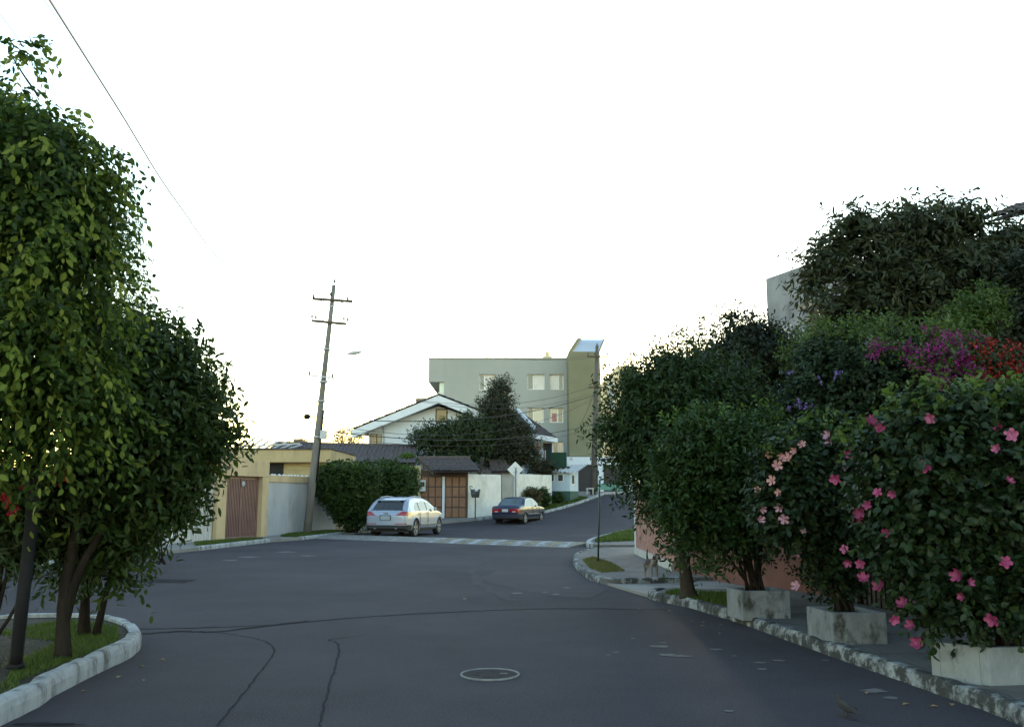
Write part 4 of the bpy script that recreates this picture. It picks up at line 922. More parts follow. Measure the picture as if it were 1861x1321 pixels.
pk2_ = petalmat('petal_deep_pink', (.20,.022,.085)); pk3_ = petalmat('petal_light_pink', (.33,.075,.18))
FL = {'pink': [flower_mesh('pink_bloom', (M['pet_pink'], pk2_, pk3_)[i % 3], True, cup=(.2,.5,.8,.35,1.1)[i % 5], seed=i, jit=.07) for i in range(8)],
      'pale': [flower_mesh('pale_bloom', M['pet_pale'], cup=(.2,.7,1.2)[i % 3], seed=i+20, jit=.05) for i in range(4)],
      'salm': [flower_mesh('salmon_bloom', M['pet_salm'], cup=(.3,.9,1.3)[i % 3], seed=i+30, jit=.05) for i in range(4)],
      'red': [flower_mesh('red_bloom', M['pet_red'], True, seed=i+40, jit=.06) for i in range(3)]}
def flower(parent, p, kind, r, rn, face=None):
    d = (Vector((0,0,CAMH))-p).normalized()
    d = (d+Vector((rn.uniform(-1.0,.9), rn.uniform(-.2,.2), rn.uniform(-.5,.9)))).normalized()
    if face: d = Vector(face).normalized()
    q = d.to_track_quat('Z', 'Y').to_matrix().to_4x4()
    Mw = Matrix.Translation(p) @ q @ Matrix.Rotation(rn.uniform(0,6.28), 4, 'Z') @ Matrix.Scale(r*rn.uniform(.7,1.25), 4)
    f = link_obj('flower', rn.choice(FL[kind]), parent, Mw)
    if kind in ('pale', 'salm'):
        s_ = bpy.data.objects.new('stamen', ST); COL.objects.link(s_); s_.parent = f
    return f
# oleanders
def oleander(base, blobs, label, n, seed, flowers, lf=.13):
    t = thing('oleander_shrub', base, label, 'shrub', 'oleander shrubs at the left')
    rn = random.Random(seed)
    for i in range(7):
        q = Vector(blobs[i % len(blobs)][:3]); trunk(t, [Vector(base)+Vector((rn.uniform(-.1,.1), rn.uniform(-.1,.1), 0)), Vector(base).lerp(q, .5)+Vector((rn.uniform(-.15,.15), 0, .1)), q+Vector((rn.uniform(-.2,.2), 0, .2))], .02, .008, M['bark'], 'stem', 5, 1)
    crown('foliage', blobs, n, 10, lf, lf*.17, .32, M['olea'], t, seed, dens=1.6, inner=.6, shell=.7, up=.6, droop=.0, kind='lance', spread=.9, rough=.25)
    for (u, v, k) in flowers:
        p = surf(u, v, blobs, .004)
        for j in range(k): flower(t, p+Vector((rn.uniform(-.05,.05), rn.uniform(-.06,.0), rn.uniform(-.05,.05))), 'red', .035, rn)
    return t
oleander((-4.75,8.5,.13), [B(25,905,8.5,95,75,.4), B(40,985,8.7,70,80,.4), B(-30,960,8.5,80,110,.45)], 'narrow-leaved oleander with crimson flowers behind the dark post', 330, 31,
         [(45,885,5),(78,858,5),(15,912,6),(30,928,3),(5,905,4),(102,868,3),(62,868,3),(120,862,2)])
oleander((-7.9,20.6,.1), [B(255,905,20.5,90,70,1.1), B(310,930,20.2,50,50,.8), B(190,960,20.5,70,60,.8)], 'oleander with dark red flower cluster in front of the pale stone wall', 260, 32, [(342,918,7),(350,926,6),(336,928,5)], .15)
# conifer behind
CT = P(172,880,16); t = thing('conifer_tree', (CT.x, CT.y, .1), 'conifer with drooping feathery branches behind the weeping fig', 'tree')
trunk(t, [(CT.x,CT.y,.1), (CT.x,CT.y,4), P(172,320,16)], .16, .03, M['bark'])
cB = []
for i, (v, w_) in enumerate([(345,70),(380,78),(415,88),(450,95),(490,108),(530,118),(570,120)]): cB += [B(178+w_*.45,v,16,w_*.5,13,.5), B(172-w_*.4,v+8,16,w_*.5,13,.5)]
crown('foliage', cB, 900, 12, .14, .02, .35, M['conif'], t, 33, shell=.7, up=.1, droop=.3, kind='simple', spread=.8, rough=.3)

# clipped bush by the pole
b0 = Vector((X(640,39), 39.0, .1)); t = thing('clipped_bush', b0, 'flat-topped clipped bush beside the leaning utility pole', 'bush')
buB = [B(632,885,39,58,58,1.2), B(605,872,38.8,34,44,1.0), B(662,872,39,34,44,1.0), B(705,875,41,46,50,1.1), B(735,878,42,30,44,1.0), B(642,930,39,38,36,.8), B(690,905,41,40,38,1.0)]
for a, b in (((0,0),(-.7,1.2)),((.1,0),(.5,1.3)),((-.1,.05),(-.2,1.4)),((.15,.1),(1.1,1.4)),((0,.1),(.2,1.2)),((-.15,0),(-.45,1.0))):
    trunk(t, [b0+Vector((a[0],a[1],0)), b0+Vector((lerp(a[0],b[0],.5),0,.5)), b0+Vector((b[0],0,b[1]))], .06, .03, M['bark'], 'stem', 6, 1)
crown('foliage', buB, 2600, 7, .11, .06, .22, M['bush'], t, 34, dens=1.8, inner=.5, shell=.35, up=.2, rough=.10, ztop=Z(852,39))
tB = [B(632,853,39,56,7,1.1), B(700,855,41,48,7,1.0), B(735,857,42,28,7,.8)]
crown('lighter_leaves', tB, 900, 6, .10, .05, .16, M['busht'], t, 35, shell=.8, up=.9, rough=.2)  # thin layer of lighter green along the bush top

# trees in front of the white house
def tree(name, base, label, blobs, m, n, seed, L=.2, W=.1, tw=.4, hue=0, trunks=None, lpt=7, rough=.25, r0=.16, up=.3, shell=.6, group=None, dens=1.5, inner=.5, **kw):
    t = thing(name, base, label, 'tree', group)
    top = max(blobs, key=lambda b: b[2]+b[5])
    for tr in (trunks or [[base, Vector(base).lerp(Vector(top[:3]), .5), Vector(top[:3])]]): trunk(t, tr, r0, r0*.3, M['bark'])
    crown('crown', blobs, n, lpt, L, W, tw, m, t, seed, dens=dens, inner=inner, shell=shell, up=up, rough=rough, hue=hue, **kw)
    roots = [tuple(Vector(base).lerp(Vector(b[:3]), .7)) for b in blobs[:4]]
    twig_mesh('twigs', blobs, roots, 30, M['bark'], t, seed+500, r0*.18)
    return t
tree('broadleaf_tree', Vector((X(810,55), 55, .6)), 'spreading broad-leaved tree in front of the white gabled house', [B(800,795,55,48,34,1.6), B(845,790,55,55,36,1.8), B(768,803,55,32,26,1.2), B(878,800,55,40,40,1.5), B(820,832,55,75,22,1.5), B(850,768,55,30,22,1.0)], M['far1'], 1500, 41, .17, .09, .45, dens=1.1, inner=.3, rough=.4)
tree('columnar_tree', Vector((X(905,56), 56, .7)), 'tall dark tree in front of the green apartment block', [B(906,722,56,30,36,1.1), B(908,760,56,36,40,1.2), B(882,738,56,18,22,.8), B(926,775,56,22,40,1.0), B(915,698,56,18,18,.7)], M['far2'], 1300, 42, .15, .07, .4, dens=.9, inner=.25, rough=.45)
tree('dark_tree', Vector((X(945,55.5), 55.5, .7)), 'dark dense tree behind the diamond sign', [B(935,812,55.5,46,44,1.5), B(905,828,55.5,40,30,1.3), B(965,830,55.5,26,26,1.0), B(945,785,55.5,28,24,1.0), B(1000,848,57.5,16,14,.7)], M['far2'], 1500, 43, .15, .07, .4, dens=1.1, inner=.35, rough=.4)
tree('far_tree', Vector((X(632,80), 80, 1.8)), 'reddish-brown tree with warm sunlight in its leaf colour left of the white house', [B(632,792,80,24,14,1.5), B(615,800,80,12,10,1), B(650,800,80,14,10,1), B(628,784,80,12,8,.8)], M['warmt'], 150, 44, .26, .13, .35, r0=.06, dens=1, inner=0, shell=.9, rough=.5)
tree('far_tree', Vector((X(545,100), 100, 2)), 'small distant treetop with sunlight in its leaf colour above the yellow house', [B(545,806,100,20,6,1.5)], M['warmt'], 80, 45, .35, .2, .3, r0=.05, dens=1, inner=0, shell=.9)
tree('far_tree', Vector((X(1140,80), 80, 2)), 'dark tree in front of the cream far building', [B(1145,690,80,18,28,1.5), B(1150,740,80,24,40,1.8)], M['far1'], 420, 46, .26, .14, .5, r0=.12)
# shrubs by the wall and the booth
def shrub(name, base, label, blobs, m, n, seed, L, W, tw=.25, kind='simple', up=.4, group=None, cat='shrub', st=6, sr=.02, **kw):
    t = thing(name, base, label, cat, group); rn = random.Random(seed)
    for i in range(st):
        q = Vector(blobs[i % len(blobs)][:3]); e = q+Vector((rn.uniform(-.4,.4)*blobs[0][3], rn.uniform(-.3,.3)*blobs[0][4], .1))
        trunk(t, [Vector(base)+Vector((rn.uniform(-.12,.12), rn.uniform(-.12,.12), 0)), Vector(base).lerp(e, .45)+Vector((rn.uniform(-.06,.06), 0, .05)), e], sr, sr*.4, M['bark'], 'stem', 6, 1)
    crown('foliage', blobs, n, 8, L, W, tw, m, t, seed, dens=1.35, inner=.6, up=up, kind=kind, **kw); return t
shrub('shrub', (X(965,53.8), 53.8, H(53.8)), 'brownish dry shrub against the white wall by the booth', [B(965,903,54.2,24,16,.7)], leafmat('dry_leaves', [(.05,.05,.025),(.09,.08,.035),(.13,.11,.05)]), 220, 51, .14, .07)
shrub('shrub', (X(985,54.6), 54.6, H(54.6)), 'light green shrub left of the guard booth', [B(985,905,54.8,18,20,.7)], M['shrub'], 200, 52, .14, .06, hue=.15)
shrub('shrub', (X(1015,56.8), 56.8, H(56.8)), 'green shrub in front of the guard booth base', [B(1013,907,56.6,14,12,.5)], M['shrub'], 130, 53, .13, .06)
shrub('shrub', (X(990,57.5), 57.5, 1.2), 'dark shrub behind the wall next to the booth', [B(985,852,57.6,22,16,.7)], M['far2'], 200, 54, .15, .07)
shrub('shrub', (X(735,52), 52, .4), 'pale green plant peeping above the ochre wall', [B(740,838,51.6,14,10,.5)], M['busht'], 70, 55, .3, .05, kind='lance', up=.9)

# right-hand verge tree
VT = Vector((2.64,13.69,.12)); t = thing('verge_tree', VT, 'leafy tree on the grass patch beside the driveway', 'tree')
veB = [B(1168,785,13.8,80,100,.9), B(1220,730,13.9,110,95,1.0), B(1290,760,13.6,120,120,1.0), B(1240,870,13.5,110,95,.9), B(1340,880,13.8,120,120,1.0), B(1112,780,13.9,42,42,.4), B(1200,850,13.6,70,60,.6), B(1250,950,13.6,60,70,.5), B(1330,960,13.9,90,60,.7), B(1150,840,13.8,34,36,.35), B(1215,660,14.1,50,45,.5)]
trunk(t, [VT, P(1247,1050,13.7), P(1243,1000,13.7), P(1255,930,13.7), P(1270,830,13.7)], .115, .04, M['bark_pale'], n=10)
trunk(t, [P(1247,980,13.7), P(1200,900,13.7), P(1150,810,13.8)], .05, .02, M['bark_pale'], 'branch', 7, 1)
trunk(t, [P(1252,940,13.7), P(1310,880,13.7), P(1350,820,13.8)], .05, .02, M['bark_pale'], 'branch', 7, 1)
crown('crown', veB, 2700, 8, .10, .034, .42, M['verge'], t, 61, dens=1.7, inner=.6, shell=.5, up=.2, droop=.15, kind='lance', rough=.34)
twig_mesh('twigs', veB, [tuple(P(1270,830,13.7)), tuple(P(1150,810,13.8)), tuple(P(1350,820,13.8)), tuple(P(1250,940,13.7))], 60, M['bark_pale'], t, 62, .014)
loose = [B(1130,715,14,30,30,.2), B(1165,690,14,26,26,.2), B(1215,630,14.2,24,20,.2), B(1270,605,14.3,30,20,.2), B(1190,655,14.2,28,22,.2), B(1075,800,13.9,22,16,.2), B(1105,700,14,24,24,.2), B(1120,885,13.7,24,14,.2), B(1240,625,14.2,26,22,.2)]
crown('loose_sprays', loose, 110, 8, .10, .036, .3, M['verge'], t, 63, shell=.9, up=.3, droop=.1, kind='lance', rough=.3)
# rounder dark tree behind
tree('vine_tree', Vector((6.0,18.5,0)), 'rounded dark tree overgrown with vine behind the verge tree', [B(1370,640,18.5,85,75,1.1), B(1310,690,18.3,90,90,1.1), B(1420,680,18.6,70,80,1.0), B(1350,780,18.3,120,100,1.2), B(1330,580,18.6,35,28,.4), B(1255,690,18.3,50,60,.6)], M['purp'], 3000, 64, .085, .045, .34, r0=.12, rough=.34)

# planters along the right kerb and their shrubs
PL = []
def planter(c, ax, bx, wd, dp, zb, ht, label):
    """c: front-left corner, ax: along-front unit, bx: to the back"""
    c = Vector((c[0], c[1], zb)); ax = Vector((*ax, 0)).normalized(); bx = Vector((*bx, 0)).normalized(); t = thing('planter', c+ax*wd/2+bx*dp/2, label, 'planter', 'whitewashed planters along the right kerb')
    th = .07; up = Vector((0,0,ht)); dn = Vector((0,0,-.04))
    def slab(nm, p, q, inn, m=M['planter']):
        mb = MB(); mb.hexa([p+dn, q+dn, q+inn+dn, p+inn+dn], [p+up, q+up, q+inn+up, p+inn+up]); return mb.build(nm, m, t, .008)
    slab('front_panel', c, c+ax*wd, bx*th); slab('back_panel', c+bx*(dp-th), c+ax*wd+bx*(dp-th), bx*th)
    slab('side_panel', c+bx*(th+.003), c+bx*(dp-th-.003), ax*th); slab('side_panel', c+ax*(wd-th)+bx*(th+.003), c+ax*(wd-th)+bx*(dp-th-.003), ax*th)
    mb = MB(); e = ax*th; f = bx*th; mb.add([c+e+f+up*.85, c+ax*wd-e+f+up*.88, c+ax*wd-e+bx*dp-f+up*.86, c+e+bx*dp-f+up*.84, c+ax*wd/2+bx*dp/2+up*.98], [(0,1,4),(1,2,4),(2,3,4),(3,0,4)]); mb.build('soil', M['soil'], t)
    return t
g1, g2, g3 = G(1800,1247,.10), G(1516,1168,.12), G(1350,1122,.12)
planter((g1.x, g1.y), (1,.12), (-.5,.55), 1.0, .46, .10, .30, 'whitewashed planter nearest the camera holding the rose-pink hibiscus')
planter((g2.x, g2.y), (1,.03), (-.15,1), .56, .58, .12, .30, 'whitewashed planter with horizontal scrape under the pale pink hibiscus')
planter((g3.x, g3.y), (1,.1), (-.14,1), .62, .52, .12, .32, 'cracked whitewashed planter farthest up the kerb')
hb1 = Vector((g1.x+.3, g1.y+.25, .36)); hb2 = Vector((g2.x+.22, g2.y+.3, .34)); hb3 = Vector((g3.x+.26, g3.y+.27, .36))
h1B = [B(1700,870,7.7,150,160,.65), B(1800,900,7.7,170,180,.7), B(1760,780,7.8,150,70,.55), B(1660,980,7.7,95,110,.45), B(1830,1050,7.6,130,110,.5), B(1720,1060,7.6,100,95,.45), B(1600,900,7.9,50,75,.3), B(1900,850,7.8,150,150,.7)]
t1 = shrub('hibiscus_shrub', hb1, 'large hibiscus full of rose-pink double flowers, nearest the camera', h1B, M['hib'], 2600, 71, .075, .052, .22, 'ovate', st=8, sr=.022, shell=.5, rough=.16, droop=.2)
o = crown('lit_top_leaves', [B(1740,735,7.8,140,30,.5), B(1840,740,7.8,110,36,.5), B(1640,790,7.9,70,40,.35), B(1560,800,8.2,40,30,.25)], 330, 8, .065, .042, .18, M['hibt'], t1, 72, shell=.8, up=.7, kind='ovate', rough=.25)  # top of the shrub lightened by leaf colour, as if lit from above
rn = random.Random(71)
for (u, v) in [(1585,770),(1600,779),(1545,823),(1682,847),(1595,895),(1622,897),(1575,917),(1562,930),(1553,945),(1610,967),(1534,998),(1540,1020),(1563,1024),(1690,760),(1817,776),(1838,790),(1812,815),(1833,875),(1827,1022),(1762,1058),(1748,1083),(1742,1045),(1803,1125),(1668,1100),(1642,1098),(1657,1137),(1625,1125),(1667,1170),(1570,1053),(1597,1064),(1518,870)]:
    p = surf(u, v, h1B, rn.uniform(-.006,.014)); flower(t1, p, 'pink', .044, rn)
h2B = [B(1450,880,9.6,85,90,.5), B(1490,830,9.7,80,60,.45), B(1420,930,9.6,60,70,.4), B(1510,930,9.7,70,90,.45), B(1520,1020,9.7,50,60,.3), B(1500,780,9.9,60,30,.3)]
t2 = shrub('hibiscus_shrub', hb2, 'smaller hibiscus with pale pink flowers in the middle planter', h2B, M['hib'], 1500, 73, .075, .046, .2, 'ovate', st=8, sr=.02, shell=.55, rough=.2, droop=.15)
crown('lit_top_leaves', [B(1430,835,9.5,50,25,.3), B(1490,790,9.7,55,25,.3)], 130, 7, .07, .04, .2, M['hibt'], t2, 74, shell=.9, up=.7, kind='ovate', rough=.25)  # light on the upper leaves painted in here too
for i, (u, v) in enumerate([(1397,826),(1423,827),(1444,820),(1432,834),(1458,808),(1505,793),(1508,803),(1412,846),(1403,873),(1377,890),(1415,895),(1385,925),(1416,922),(1425,943),(1460,963),(1381,945),(1533,848),(1446,1003),(1448,1065)]):
    p = surf(u, v, h2B, rn.uniform(-.004,.014)); flower(t2, p, 'salm' if i in (0,1,2,3,4,7,8,9,10) else 'pale', .046, rn)
h3B = [B(1300,830,11.4,110,80,.7), B(1370,850,11.4,60,90,.5), B(1250,900,11.4,70,80,.5), B(1340,940,11.4,90,70,.55), B(1390,780,11.5,40,40,.3), B(1280,780,11.4,60,35,.4)]
t3 = shrub('planter_shrub', hb3, 'bushy green shrub without flowers in the cracked planter', h3B, M['shrub'], 2000, 75, .085, .036, .24, 'lance', st=14, sr=.02, shell=.55, rough=.22)
crown('lit_top_leaves', [B(1290,775,11.4,80,22,.4), B(1390,760,11.5,35,30,.3)], 120, 8, .08, .032, .22, M['busht'], t3, 76, shell=.9, up=.7, kind='lance', rough=.3)  # lit shrub top painted with lighter leaves
crown('low_sprays', [B(1270,1020,11.2,40,40,.3), B(1240,1000,11.3,26,40,.25)], 70, 7, .085, .036, .22, M['shrub'], t3, 77, shell=.9, droop=.2, kind='lance', rough=.3)

# ivy hedge on the wall, bougainvilleas, loquat
t = thing('ivy_hedge', (5.6,11,.12), 'tall clipped ivy-covered hedge behind the pink hibiscus', 'hedge')
ivB = [B(1520,720,12.2,110,130,.9), B(1640,720,11.6,130,125,.9), B(1760,740,11,130,120,.9), B(1480,800,12.4,80,120,.8), B(1580,850,12,130,130,.8), B(1880,760,10.6,120,120,.9), B(1700,860,11.2,150,120,.8), B(1520,980,11.9,90,110,.6)]
crown('foliage', ivB, 3600, 8, .062, .042, .17, M['ivy'], t, 81, dens=1.6, inner=.6, shell=.35, up=.1, droop=.25, rough=.10)
crown('lighter_leaves', [B(1500,612,12.2,75,18,.6), B(1590,604,11.8,90,16,.6), B(1690,610,11.4,80,16,.6), B(1450,645,12.5,30,30,.5)], 620, 7, .06, .038, .2, M['ivyt'], t, 82, shell=.9, up=.6, rough=.3)  # lighter leaves along the hedge top
for i in range(5): trunk(t, [(4.95+.3*i, 13.0-1.5*i, .1), (4.9+.3*i, 13.0-1.5*i, 1.0), (5.05+.3*i, 13.0-1.5*i, 2.4)], .04, .02, M['bark'], 'stem', 6, 1)
vio = [(1490,690),(1520,680),(1455,735),(1470,738),(1430,680),(1428,742)]
rn = random.Random(82)
crown('violet_flowers', [(*surf(u, v, ivB, .05), .06, .04, .05) for u, v in vio], 26, 6, .03, .03, .05, M['violet'], t, 83, shell=.9, rough=.3)
def boug(label, m, spots, seed, base, gm):
    t = thing('bougainvillea', base, label, 'shrub', 'bougainvilleas on the hedge')
    bl = []
    for (u, v, ru, rv) in spots:
        p = surf(u, v, ivB, .08); k = p.y/F; bl.append((p.x, p.y, p.z, ru*k, .12, rv*k))
    crown('bracts', bl, 30*len(bl), 8, .032, .028, .13, m, t, seed, shell=.95, up=.3, rough=.6, cull=False)
    crown('foliage', bl, 26*len(bl), 6, .055, .034, .14, gm, t, seed+1, shell=.6, up=.3, rough=.3, cull=False)
    for s_ in spots[:3]:
        p = surf(s_[0], s_[1], ivB, -.1); trunk(t, [base, Vector(base).lerp(p, .6)+Vector((0,.15,.2)), p], .025, .01, M['bark'], 'stem', 5, 1)
boug('magenta bougainvillea spilling over the top of the ivy hedge', M['mag'], [(1680,668,30,16),(1660,660,22,12),(1735,622,34,16),(1722,638,26,14),(1745,660,40,14),(1715,690,30,14),(1765,650,24,12),(1695,612,28,12),(1590,640,14,10),(1600,632,12,10),(1705,650,40,26),(1770,625,30,14),(1650,640,24,14),(1780,690,30,18)], 84, (5.9,10.6,.12), M['ivyt'])
boug('scarlet bougainvillea at the right end of the hedge', M['red'], [(1800,635,22,10),(1830,650,26,12),(1850,668,20,12),(1850,690,24,14),(1820,690,24,12),(1780,660,16,10),(1840,720,24,12),(1790,690,18,10),(1815,668,36,26),(1850,650,30,24),(1780,640,20,14)], 86, (6.2,9.6,.12), M['ivy'])
t = tree('loquat_tree', Vector((8.3,15.8,0)), 'tall loquat tree with coarse drooping leaves at upper right', [B(1560,430,16,65,60,.9), B(1660,430,16,85,62,1.0), B(1730,410,16,75,50,.9), B(1640,520,15.8,130,75,1.1), B(1760,500,16,110,90,1.1), B(1500,490,16,60,35,.6), B(1850,480,16.2,80,90,1.0), B(1560,560,15.6,90,50,.8), B(1720,580,15.6,110,55,.8), B(1660,375,16.2,30,25,.4), B(1480,470,16,42,22,.4), B(1475,520,16,40,40,.4), B(1515,470,16,45,45,.5)], M['loq'], 2500, 91, .15, .046, .42, r0=.16, up=.25, droop=.35, kind='lance', lpt=9, rough=.55, dens=1.25, inner=.25)
tree('garden_tree', Vector((8.6,13.2,0)), 'feathery lighter green tree above the bougainvillea', [B(1770,585,13.2,50,50,.5), B(1790,560,13.2,40,40,.4), B(1740,600,13.2,40,30,.4)], M['ivyt'], 380, 92, .08, .03, .3, r0=.06, hue=-.1)
tree('garden_tree', Vector((10.6,14.2,0)), 'dark tree at the right edge above the scarlet bougainvillea', [B(1850,600,14.2,60,60,.7), B(1890,520,14.2,70,80,.8)], M['purp'], 700, 93, .12, .06, .3, r0=.1)

# ================================================================== STREET FURNITURE
# speed bump with painted stripes
a0, a1 = Vector((-7.2,36.8,0)), Vector((2.62,30.3,0)); d = (a1-a0).normalized(); n = Vector((-d.y, d.x, 0)); Lb = (a1-a0).length
t = thing('speed_bump', (a0+a1)/2, 'low speed bump with worn white and yellow stripes across the street', 'speed bump')
prof = [(-1.5,0.),(-.95,.05),(-.3,.085),(.3,.085),(.95,.05),(1.5,0.)]
def bz(s_): 
    for (p, z0), (q, z1) in zip(prof, prof[1:]):
        if p <= s_ <= q: return lerp(z0, z1, (s_-p)/(q-p))
    return 0
vs = []; 
for i in range(2):
    for (s_, z_) in prof: vs.append(a0+d*(Lb*i)+n*s_+Vector((0,0,z_+.003)))
k = len(prof); MB().add(vs, [(j, j+k, j+k+1, j+1) for j in range(k-1)]+[tuple(range(k)), tuple(range(2*k-1, k-1, -1))]).build('hump', M['bumpbase'], t)
ns = 26
for i in range(ns):
    wf = .62 if i > 10 else .5
    s0_, s1_ = Lb*i/ns, Lb*(i+wf)/ns; sl = -.55
    if i in (9, 10): continue
    vs = []
    for (s_, z_) in prof:
        for q in (s0_, s1_): vs.append(a0+d*min(Lb, max(0, q+sl*s_*.6))+n*s_*.97+Vector((0,0,z_+.008)))
    MB().add(vs, [(2*j, 2*j+1, 2*j+3, 2*j+2) for j in range(k-1)]).build('stripe', M['paint_f'] if i < 12 else M['paint_w'] if i % 2 == 0 else M['paint_y'], t)
# manhole
c = Vector((-.2, 8.44, 0)); t = thing('manhole_cover', c, 'round iron manhole cover with pale worn rim in the road', 'manhole cover')
MB().lathe(c, [(.251,.003),(.250,.007),(.24,.008)], 40).build('lid', M['iron'], t)
mb = MB(); mb.tube([c+Vector((.262*math.cos(i*math.pi/30), .262*math.sin(i*math.pi/30), .006)) for i in range(61)], .011, 6, False); mb.build('rim', M['ring'], t)
for i in range(6):
    a_ = i*math.pi/3+.3; p = c+Vector((.13*math.cos(a_), .13*math.sin(a_), .010)); MB().box((p.x-.035,p.y-.008,.006),(p.x+.035,p.y+.008,.0105)).build('lug', M['ring'] if i == 0 else M['iron'], t)
# pavement slabs on the right
rn = random.Random(11); pv = [o for o in bpy.data.objects if o.name.startswith('pavement')][1]
for j in range(8):
    yy = 6.1+j*.95
    for i in range(3):
        xo = np.interp(yy, [6.6,8.5,9.8,11,12.2,13.4], [3.85,3.62,3.44,3.28,3.10,2.9])+i*.8
        z_ = .103+rn.uniform(0,.006)
        MB().box((xo, yy, .05), (xo+.785, yy+.935, z_)).build('paving_slab', M['pave_dark'], pv)
# dark leaning post on the island
t = thing('street_post', (-4.13,7.71,.17), 'dark leaning steel post on the left island', 'post')
pp = [G(28,1212,.17), P(40,1100,7.7), P(52,1000,7.72), P(62,900,7.75), P(78,760,7.8)]
MB().tube(catmull(pp, 3), .052, 10).build('shaft', M['metal_dk'], t); MB().lathe(Vector((pp[0].x,pp[0].y,.165)), [(.075,0),(.075,.03),(.055,.05)], 12).build('collar', M['metal_dk'], t)

# leaning utility pole
PY = 37.3; base = P(557,972,PY); top = P(607,518,PY); t = thing('utility_pole', base, 'leaning concrete utility pole with crossarms beside the clipped bush', 'utility pole')
def pole_pt(v): return base.lerp(top, (972-v)/(972-518))
MB().tube([base+Vector((0,0,-.3)), pole_pt(850), pole_pt(700), top], [.175,.150,.115,.085], 12).build('shaft', M['concrete'], t)
def arm(v, u0, u1, dv0, dv1, w_=.10, m=M['wood_dark']):
    p, q = P(u0, v+dv0, PY-.12), P(u1, v+dv1, PY-.12); mb = MB(); mb.beam(p, q, w_, w_); return mb.build('crossarm', m, t)
arm(545, 568, 641, -2, 3); arm(585, 567, 630, -2, 4); arm(685, 560, 608, -3, 2, .06, M['metal_gal'])
mb = MB(); mb.beam(pole_pt(560)+Vector((0,-.1,0)), P(580,545,PY-.12), .04, .04); mb.build('brace', M['metal_gal'], t)
mb = MB(); mb.beam(pole_pt(560)+Vector((0,-.1,0)), P(628,547,PY-.12), .04, .04); mb.build('brace', M['metal_gal'], t)
def insul(p, r=.055, par=None): return MB().lathe(p, [(r*.5,0),(r,.03),(r*.6,.06),(r,.09),(r*.5,.13),(r*.3,.17)], 8).build('insulator', M['insul'], par or t)
for (u, v) in ((570,541),(601,538),(632,545),(567,578),(574,579),(625,582),(632,584),(608,514),(562,681),(604,686)): insul(P(u, v, PY-.12))
for u, v in ((567,575),(574,576),(625,579),(632,581)):
    mb = MB(); mb.tube([P(u, v+8, PY-.12), P(u, v, PY-.12)], .015, 5); mb.build('pin', M['metal_dk'], t)
for v in (590, 640, 700, 735, 800): MB().lathe(pole_pt(v), [(.175 if v > 650 else .145, 0), (.175 if v > 650 else .145, .06)], 10).build('strap', M['metal_gal'], t)
MB().tube([pole_pt(750)+Vector((.16,-.05,0)), pole_pt(800)+Vector((.17,-.05,0)), pole_pt(880)+Vector((.18,-.05,0))], .03, 6).build('conduit', M['metal_dk'], t)
p = P(588,790,PY-.1); MB().box((p.x-.13,p.y-.12,p.z-.18),(p.x+.13,p.y+.12,p.z+.18)).build('junction_box', M['metal_gal'], t, .02)
p = P(558,757,PY-.1); MB().lathe(p+Vector((0,0,-.1)), [(.1,0),(.13,.05),(.13,.16),(.08,.2)], 10).build('cable_splice', M['metal_dk'], t)
mb = MB(); mb.beam(p, pole_pt(757), .03, .03); mb.build('bracket', M['metal_gal'], t)
la, lb = pole_pt(700)+Vector((.1,0,0)), P(636,641,PY-.8)
MB().tube(catmull([la, P(612,665,PY-.3), lb], 4), .022, 6).build('lamp_arm', M['lamp'], t)
h0, h1 = P(632,643,PY-.8), P(657,639,PY-.9); mb = MB(); dd = (h1-h0)
for i in range(2): pass
mb.tube([h0, h0+dd*.25, h0+dd*.6, h0+dd*.9, h1], [.03,.075,.085,.06,.02], 10); lh = mb.build('lamp_head', M['lamp'], t)
MB().lathe(h0+dd*.55+Vector((0,0,-.10)), [(.03,0),(.06,.03),(.065,.05)], 10).build('lens', M['fibre'], lh)
# second utility pole
Y2 = 60.6; b2 = Vector((X(1078,Y2), Y2, H(Y2))); t2p = P(1085,628,Y2); t = thing('utility_pole', b2, 'grey utility pole in front of the olive tower', 'utility pole')
MB().tube([b2, b2.lerp(t2p,.5), t2p], [.22,.17,.11], 10).build('shaft', mat('dark_pole_concrete', (.09,.083,.078), (.13,.12,.112), .9, 3, spec=.15), t)
for v, u0, u1 in ((648,1067,1106),(704,1070,1100)):
    mb = MB(); mb.beam(P(u0,v,Y2-.15), P(u1,v,Y2-.15), .10, .10); mb.build('crossarm', M['wood_dark'], t)
    for u in (u0+2, (u0+u1)/2-6, u1-2): insul(P(u, v-3, Y2-.15), .07, t)
insul(t2p, .07, t)
# cables
def cable(p, q, sag, r, label, group=None, n=14):
    pts = [p.lerp(q, i/n)+Vector((0,0,-4*sag*(i/n)*(1-i/n))) for i in range(n+1)]
    return tag(MB().tube(pts, r, 5).build('overhead_cable', M['cable']), label, 'cable', group)
G_ = 'cables between the two utility poles'
for ci, (v0, u0, v1, u1, sag, r) in enumerate([(578,574,646,1069,.9,.008),(580,630,646,1104,.9,.008),(685,562,703,1074,1.2,.012),(690,604,706,1098,1.3,.010),(757,560,718,1080,.8,.022),(765,566,724,1080,1.4,.012),(780,570,770,1080,.75,.020),(790,575,778,1080,.8,.010)]):
    cable(P(u0, v0, PY-.12), P(u1, v1, Y2-.15), sag, r, ['topmost thin cable between the two utility poles, from the left crossarm end', 'second topmost cable between the poles, from the right crossarm end', 'cable from the left end of the small lower arm to the second pole', 'cable from the right end of the small lower arm to the second pole', 'thick cable from the splice on the leaning pole to the second pole', 'sagging thin cable just under the thick spliced cable', 'lower thick cable crossing in front of the white gabled house', 'lowest thin cable between the two utility poles'][ci], G_)
